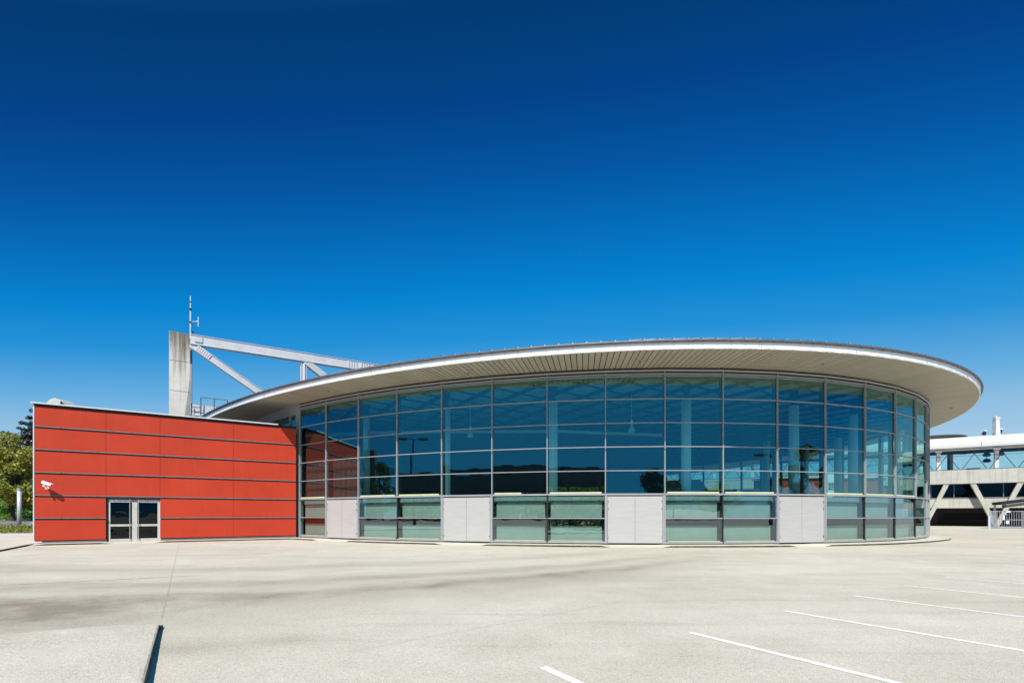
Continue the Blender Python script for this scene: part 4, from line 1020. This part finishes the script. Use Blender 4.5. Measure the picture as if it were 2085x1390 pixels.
# ---------------------------------------------------------------- vegetation
def leaf_mesh(name, pts, size, mats, parent, flat=0.0, origin=None, aspect=0.6):
    pts = np.asarray(pts); n = len(pts); a = rng.normal(size=(n, 3)); a /= np.linalg.norm(a, axis=1)[:, None]
    b = rng.normal(size=(n, 3)); b[:, 2] += flat; b -= (a * b).sum(1)[:, None] * a; b /= np.linalg.norm(b, axis=1)[:, None]
    if flat: a[:, 2] *= max(0, 1 - flat); a /= np.linalg.norm(a, axis=1)[:, None]
    s = size * rng.uniform(.6, 1.3, n)[:, None]
    v = np.stack([pts - a * s, pts + b * s * aspect, pts + a * s, pts - b * s * aspect], 1).reshape(-1, 3)
    o_w = ORI[parent.name] if parent else Vector(origin or (0, 0, 0)); v = v - np.array(o_w)
    me = bpy.data.meshes.new(name); me.vertices.add(4 * n); me.vertices.foreach_set('co', v.astype(np.float32).ravel())
    me.loops.add(4 * n); me.loops.foreach_set('vertex_index', np.arange(4 * n, dtype=np.int32))
    me.polygons.add(n); me.polygons.foreach_set('loop_start', np.arange(0, 4 * n, 4, dtype=np.int32)); me.polygons.foreach_set('loop_total', np.full(n, 4, dtype=np.int32))
    me.materials.append(mats); me.update(); me.validate()
    o = bpy.data.objects.new(name, me); col.objects.link(o); ORI[o.name] = o_w
    if parent: o.parent = parent
    else: o.location = o_w
    return o
def blob_pts(n, blobs):
    w_ = np.array([b[3] ** 2 for b in blobs]); w_ = w_ / w_.sum(); idx = rng.choice(len(blobs), n, p=w_); out = []
    B = np.array([b[:3] for b in blobs]); Rr = np.array([b[3] for b in blobs])
    d = rng.normal(size=(n, 3)); d /= np.linalg.norm(d, axis=1)[:, None]; r = Rr[idx] * rng.uniform(.35, 1.0, n) ** .6
    return B[idx] + d * r[:, None] * np.array([1, 1, .75])
def trunk(parent, base, top, r, limbs, name='trunk'):
    m = MB(); base = Vector(base); top = Vector(top); prev = base; pr = r
    for k in range(1, 6):
        q = base + (top - base) * (k / 5) + Vector((random.uniform(-1, 1), random.uniform(-1, 1), 0)) * r * .5; m.tube(prev, q, pr, 8, r2=pr * .82, caps=False); prev = q; pr *= .82
    for l in limbs:
        s_ = base + (top - base) * random.uniform(.45, .95); L = Vector(l); md = (s_ + L) / 2 + Vector((0, 0, -.2)); m.tube(s_, md, r * .38, 6, r2=r * .25, caps=False); m.tube(md, L, r * .25, 6, r2=r * .06, caps=False)
    return m.build(name, BARK, parent)
def broad_tree(x, y, z, htot, cw, crown_z, nleaf, leafsize, mat_, label, group=None, name='broadleaf_tree'):
    r = empty(name, (x, y, z), label, 'tree', group); bl = []; ch_ = htot - crown_z
    nb = 22
    for k in range(nb):
        t_ = random.uniform(0, 2 * math.pi); zz = random.uniform(0, 1); rad = cw * math.sin(math.pi * (.15 + .8 * zz)) * random.uniform(.3, 1)
        bl.append((x + rad * math.cos(t_), y + rad * math.sin(t_), z + crown_z + ch_ * zz * .92, cw * random.uniform(.22, .40)))
    leaf_mesh('crown', blob_pts(nleaf, bl), leafsize, mat_, r)
    trunk(r, (x, y, z - .2), (x, y, z + crown_z + ch_ * .6), max(.12, htot * .022), [b[:3] for b in bl[:14]]); return r

# left edge of the picture: rising ground, road, planted bank
t = MB()
XL0, XL1 = -150, -38
t.add([(XL0, 44, KZ - .1), (XL1, 44, KZ - .1), (XL1, 46.5, .12), (XL0, 46.5, .12)], [(0, 1, 2, 3)]); st(t.build('planting_bed', SOIL))
t = MB(); t.quad((XL0, 46.5, .12), (XL1, 46.5, .12), (XL1, 76, .60), (XL0, 76, .60)); st(t.build('road', ASPH))
t = MB()
for k in range(14):
    y0, y1 = 76 + 2 * k, 78 + 2 * k; zf = lambda y: .60 + min(4.2, max(0, (y - 76) * .26)) 
    t.quad((XL0, y0, zf(y0)), (XL1, y0, zf(y0)), (XL1, y1, zf(y1)), (XL0, y1, zf(y1)))
st(t.build('grass_bank', SOIL))
pts = []
n = 26000; x = rng.uniform(-112, -66, n); y = rng.uniform(76, 96, n); base = .6 + np.clip((y - 76) * .26, 0, 4.2)
hgt = .55 + .5 * np.sin(x * .9) * np.sin(y * .7) + .3 * np.sin(x * 2.3 + y); z = base + rng.uniform(0, 1, n) * np.clip(hgt, .15, 1.3)
tag(leaf_mesh('bank_shrubs', np.stack([x, y, z], 1), .16, GRASS, None, .2), kind='stuff')
n = 16000; x = rng.uniform(-70, -36, n); y = 40.5 + rng.uniform(0, 5.2, n); z = KZ + rng.uniform(0, 1, n) ** .7 * (.50 + .18 * np.sin(x * 3) + .12 * np.sin(x * 7.7 + y * 2))
tag(leaf_mesh('ground_cover', np.stack([x, y, z], 1), .09, COVER, None, .2), kind='stuff')

broad_tree(-74.3, 72, .55, 13.2, 5.0, 2.7, 10500, .22, LEAF, 'leafy olive-green street tree at the left edge in front of the pine', name='broadleaf_tree')
broad_tree(-83, 80, 1.6, 11.0, 4.2, 2.6, 9000, .19, LEAF_D, 'darker broadleaf tree on the bank further left behind the street tree')
broad_tree(-76.5, 88, 3.6, 9.0, 3.6, 1.2, 8000, .19, LEAF_D, 'dark bushy tree low on the bank between trunk and red wall')
for k, (x_, y_, h_) in enumerate(((-93, 101, 9.5), (-103, 104, 10), (-84.5, 100, 8.5), (-75, 97, 8.5))):
    broad_tree(x_, y_, 3.8, h_, 4.0, .6, 7000, .2, LEAF_D, ('dark round tree beyond the bank behind the street tree trunk', 'dark tree beyond the bank at the very left edge', 'dark tree under the pine beyond the bank', 'dark tree beyond the bank half hidden by the red wall')[k])
# pine
px_, py_ = -88.5, 92.0; pn = empty('pine_tree', (px_, py_, 4), 'dark pine with flat layered branches rising behind the left end of the red wall', 'tree')
bl = []; limbs = []
for lay in range(8):
    zz = 11.5 + lay * 1.28; rr = 6.6 * (1 - lay / 8.6) + .8
    for k in range(9 if lay < 6 else 5):
        t_ = 2 * math.pi * (k + .5 * (lay % 2)) / (9 if lay < 6 else 5) + random.uniform(-.2, .2); L = rr * random.uniform(.75, 1.1)
        limbs.append((px_ + L * math.cos(t_), py_ + L * math.sin(t_), zz + .14 * L))
        for s_ in np.linspace(.3, 1, 5): bl.append((px_ + L * s_ * math.cos(t_), py_ + L * s_ * math.sin(t_), zz + .14 * L * s_ + .12, .46 * random.uniform(.8, 1.2)))
P_ = blob_pts(34000, bl); leaf_mesh('crown', P_, .16, NEEDLE, pn, 0, aspect=.35); trunk(pn, (px_, py_, 3.5), (px_, py_, 21.5), .35, limbs)
# pale warehouse far behind
wh = empty('white_warehouse', (-125, 135, 0), 'long white flat-roofed building far behind the trees at the left edge', 'building')
m = MB(); m.box((-128, 138, 10), (60, 16, 24.4)); m.build('wall', MEMB, wh)
m = MB()
for k in range(9): m.box((-154 + 6.4 * k, 129.95, 16.5), (4.6, .1, 2.6))
m.build('window', GLASS_D, wh)
m = MB(); m.box((-128, 138, 22.3), (60.6, 16.6, .3)); m.build('roof', WHITE, wh)
# round column-like lamp
Zp = 46.0; p = at(39.5, 1077, Zp); bo = empty('light_column', (p.x, p.y, KZ), 'plain grey cylindrical light column standing in the ground cover', 'lamp column')
m = MB(); m.tube((p.x, p.y, KZ - .2), (p.x, p.y, 3.72), .165, 20); m.build('column', plain('column_grey', (0.5, 0.5, 0.53), 0.4, 0.3), bo, smooth=True)
m = MB(); m.tube((p.x, p.y, 3.72), (p.x, p.y, 3.98), .175, 20); m.build('lamp_head', plain('lamp_head_grey', (0.42, 0.42, 0.44), 0.4, 0.3), bo, smooth=False)
br = empty('metal_railing', (-50, 52, 0), 'low slanting metal railing beside the road at the left end of the red wall', 'railing')
m = MB()
for dz_, dx_ in ((0, 0), (0, 1.5)):
    m.tube(at(45 + dx_ * 5, 1073, 51), at(74 + dx_ * 3, 1062, 56), .06, 8)
m.build('rail', WHITE, br)
m = MB()
for px2, py2, Zq in ((52, 1070.5, 52.2), (66, 1065, 54.6)): q = at(px2, py2, Zq); m.tube((q.x, q.y, .1), q, .03, 6)
m.build('post', GALV, br)
# small tree behind the terrace glass on the right
broad_tree(74.5, 83, -.2, 9.0, 2.3, 3.6, 5000, .14, LEAF, 'small green tree seen through the terrace glass near the right edge')

# ---------------------------------------------------------------- what stands behind the viewer and is mirrored in the glass
hb_ = empty('open_grandstand', (-30, -24, LZ), 'long dark stand on braced posts mirrored in the glass bays left of centre', 'building')
GA, GB_ = Vector((-78, -2, 0)), Vector((0, -36, 0)); GD = (GB_ - GA).normalized(); GN = Vector((-GD.y, GD.x, 0)); GL = (GB_ - GA).length
def gp_(s, z, n=0.0): return GA + GD * s + GN * n + UP * z
def gbox(mb, s0, s1, z0, z1, n0, n1): mb.box(gp_((s0 + s1) / 2, (z0 + z1) / 2, (n0 + n1) / 2), (s1 - s0, abs(n1 - n0), z1 - z0), (GD, GN, UP))
m = MB(); gbox(m, 0, GL, 6.0, 8.9, -9, 0); m.build('upper_storey', DARKW, hb_)
m = MB(); gbox(m, -.5, GL + .5, 8.9, 9.1, -9.4, .4)
for k in range(16): gbox(m, 3 + 5.1 * k, 5.1 + 5.1 * k, 9.1, 9.4, -3, -1)
m.build('roof', ALU_D, hb_)
m = MB(); gbox(m, 0, GL, 2.9, 3.5, -9, 0); m.build('lower_slab', DARKW, hb_)
for k in range(15):
    m = MB(); s = 1 + 5.8 * k; m.bar(gp_(s, LZ - .2, -.5), gp_(s, 6.0, -.5), .35, .35, up=(1, 0, 0)); m.bar(gp_(s, 3.5, -.5), gp_(s + 2.4, 6.0, -.5), .18, .18); m.build('braced_post', DARKW, hb_)
n = 26000; s = rng.uniform(-4, GL + 10, n); nn_ = -15 - rng.uniform(0, 2.5, n); z = LZ + rng.uniform(0, 7.6, n)
pts = np.stack([GA.x + GD.x * s + GN.x * nn_, GA.y + GD.y * s + GN.y * nn_, z], 1)
tag(leaf_mesh('tall_hedge', pts, .33, m_leaf('hedge_leaf', (0.20, 0.26, 0.03), (0.60, 0.62, 0.12), .55), None), 'tall sunlit hedge behind the open grandstand', 'hedge')
for k, (x_, y_, hh_) in enumerate(((-74, 4, 13), (-84, 10, 14), (-64, -34, 13), (-58, -38, 14), (-96, -4, 15))):
    broad_tree(x_, y_, LZ, hh_, 3.6, 3.5, 2600, .22, LEAF_D, ('sparse tree mirrored left of the tower in the glass', 'thin tree mirrored nearest the red annex', 'tree behind the left end of the open grandstand', 'taller tree behind the open grandstand', 'tallest thin tree mirrored beside the tower')[k], 'trees mirrored in the glass')
for k, (x_, y_, hh_, cw_) in enumerate(((15, -24, 9.0, 3.4), (34, -40, 9, 5), (44, -42, 8.5, 5), (72, -30, 9, 5), (62, -44, 8, 5), (84, -6, 13, 5), (40, 10, 9.6, 2.4))):
    broad_tree(x_, y_, LZ, hh_, cw_, 2.4, 3600, .24, NEEDLE if k == 0 else LEAF_D, ('spiky dark pine mirrored above the third silver door', 'round tree mirrored right of the pine', 'round tree mirrored below the tall column', 'bushy tree mirrored above the rightmost silver door', 'low bushy tree mirrored in the right-hand bays', 'tree mirrored furthest to the right', 'slim tree mirrored over the white column above the rightmost silver door')[k], 'trees mirrored in the right-hand bays')
pylon(Vector((-88, 1, 0)), 16.8, 3.2, 2.4, 'concrete_pylon', 'dark concrete tower mirrored in the third glass bay', None, DARKW)
m = MB(); m.tube((-89, 1, 16.5), (-89, 1, 20), .12, 8); tag(m.build('antenna_mast', ALU_D, origin=(-89, 1, 16.5)), 'antenna on the mirrored dark tower', 'antenna')
def lamp(x, y, H, heads, label):
    r = empty('street_lamp', (x, y, LZ), label, 'street lamp', 'parking lot lamps'); m = MB(); m.tube((x, y, LZ), (x, y, H), .16, 12, r2=.1); m.build('pole', ALU_D, r)
    for sx, sy in heads:
        m = MB(); d = Vector((sx, sy, 0)); c = Vector((x, y, H)); m.bar(c, c + d * .7, .08, .08); m.box(c + d * 1.25 + UP * .05, (1.1, .5, .22), (d, Vector((-sy, sx, 0)), UP)); m.box(c + d * 1.25 - UP * .08, (.8, .36, .06), (d, Vector((-sy, sx, 0)), UP)); m.build('lamp_head', ALU_D, r)
lamp(-31.5, 11.6, 10.6, ((.55, -.83), (-.55, .83)), 'double-headed parking lot lamp mirrored in the fourth glass bay')
lamp(36.6, .4, 8.6, ((-.8, -.5),), 'single-headed parking lot lamp mirrored near the rightmost silver door')
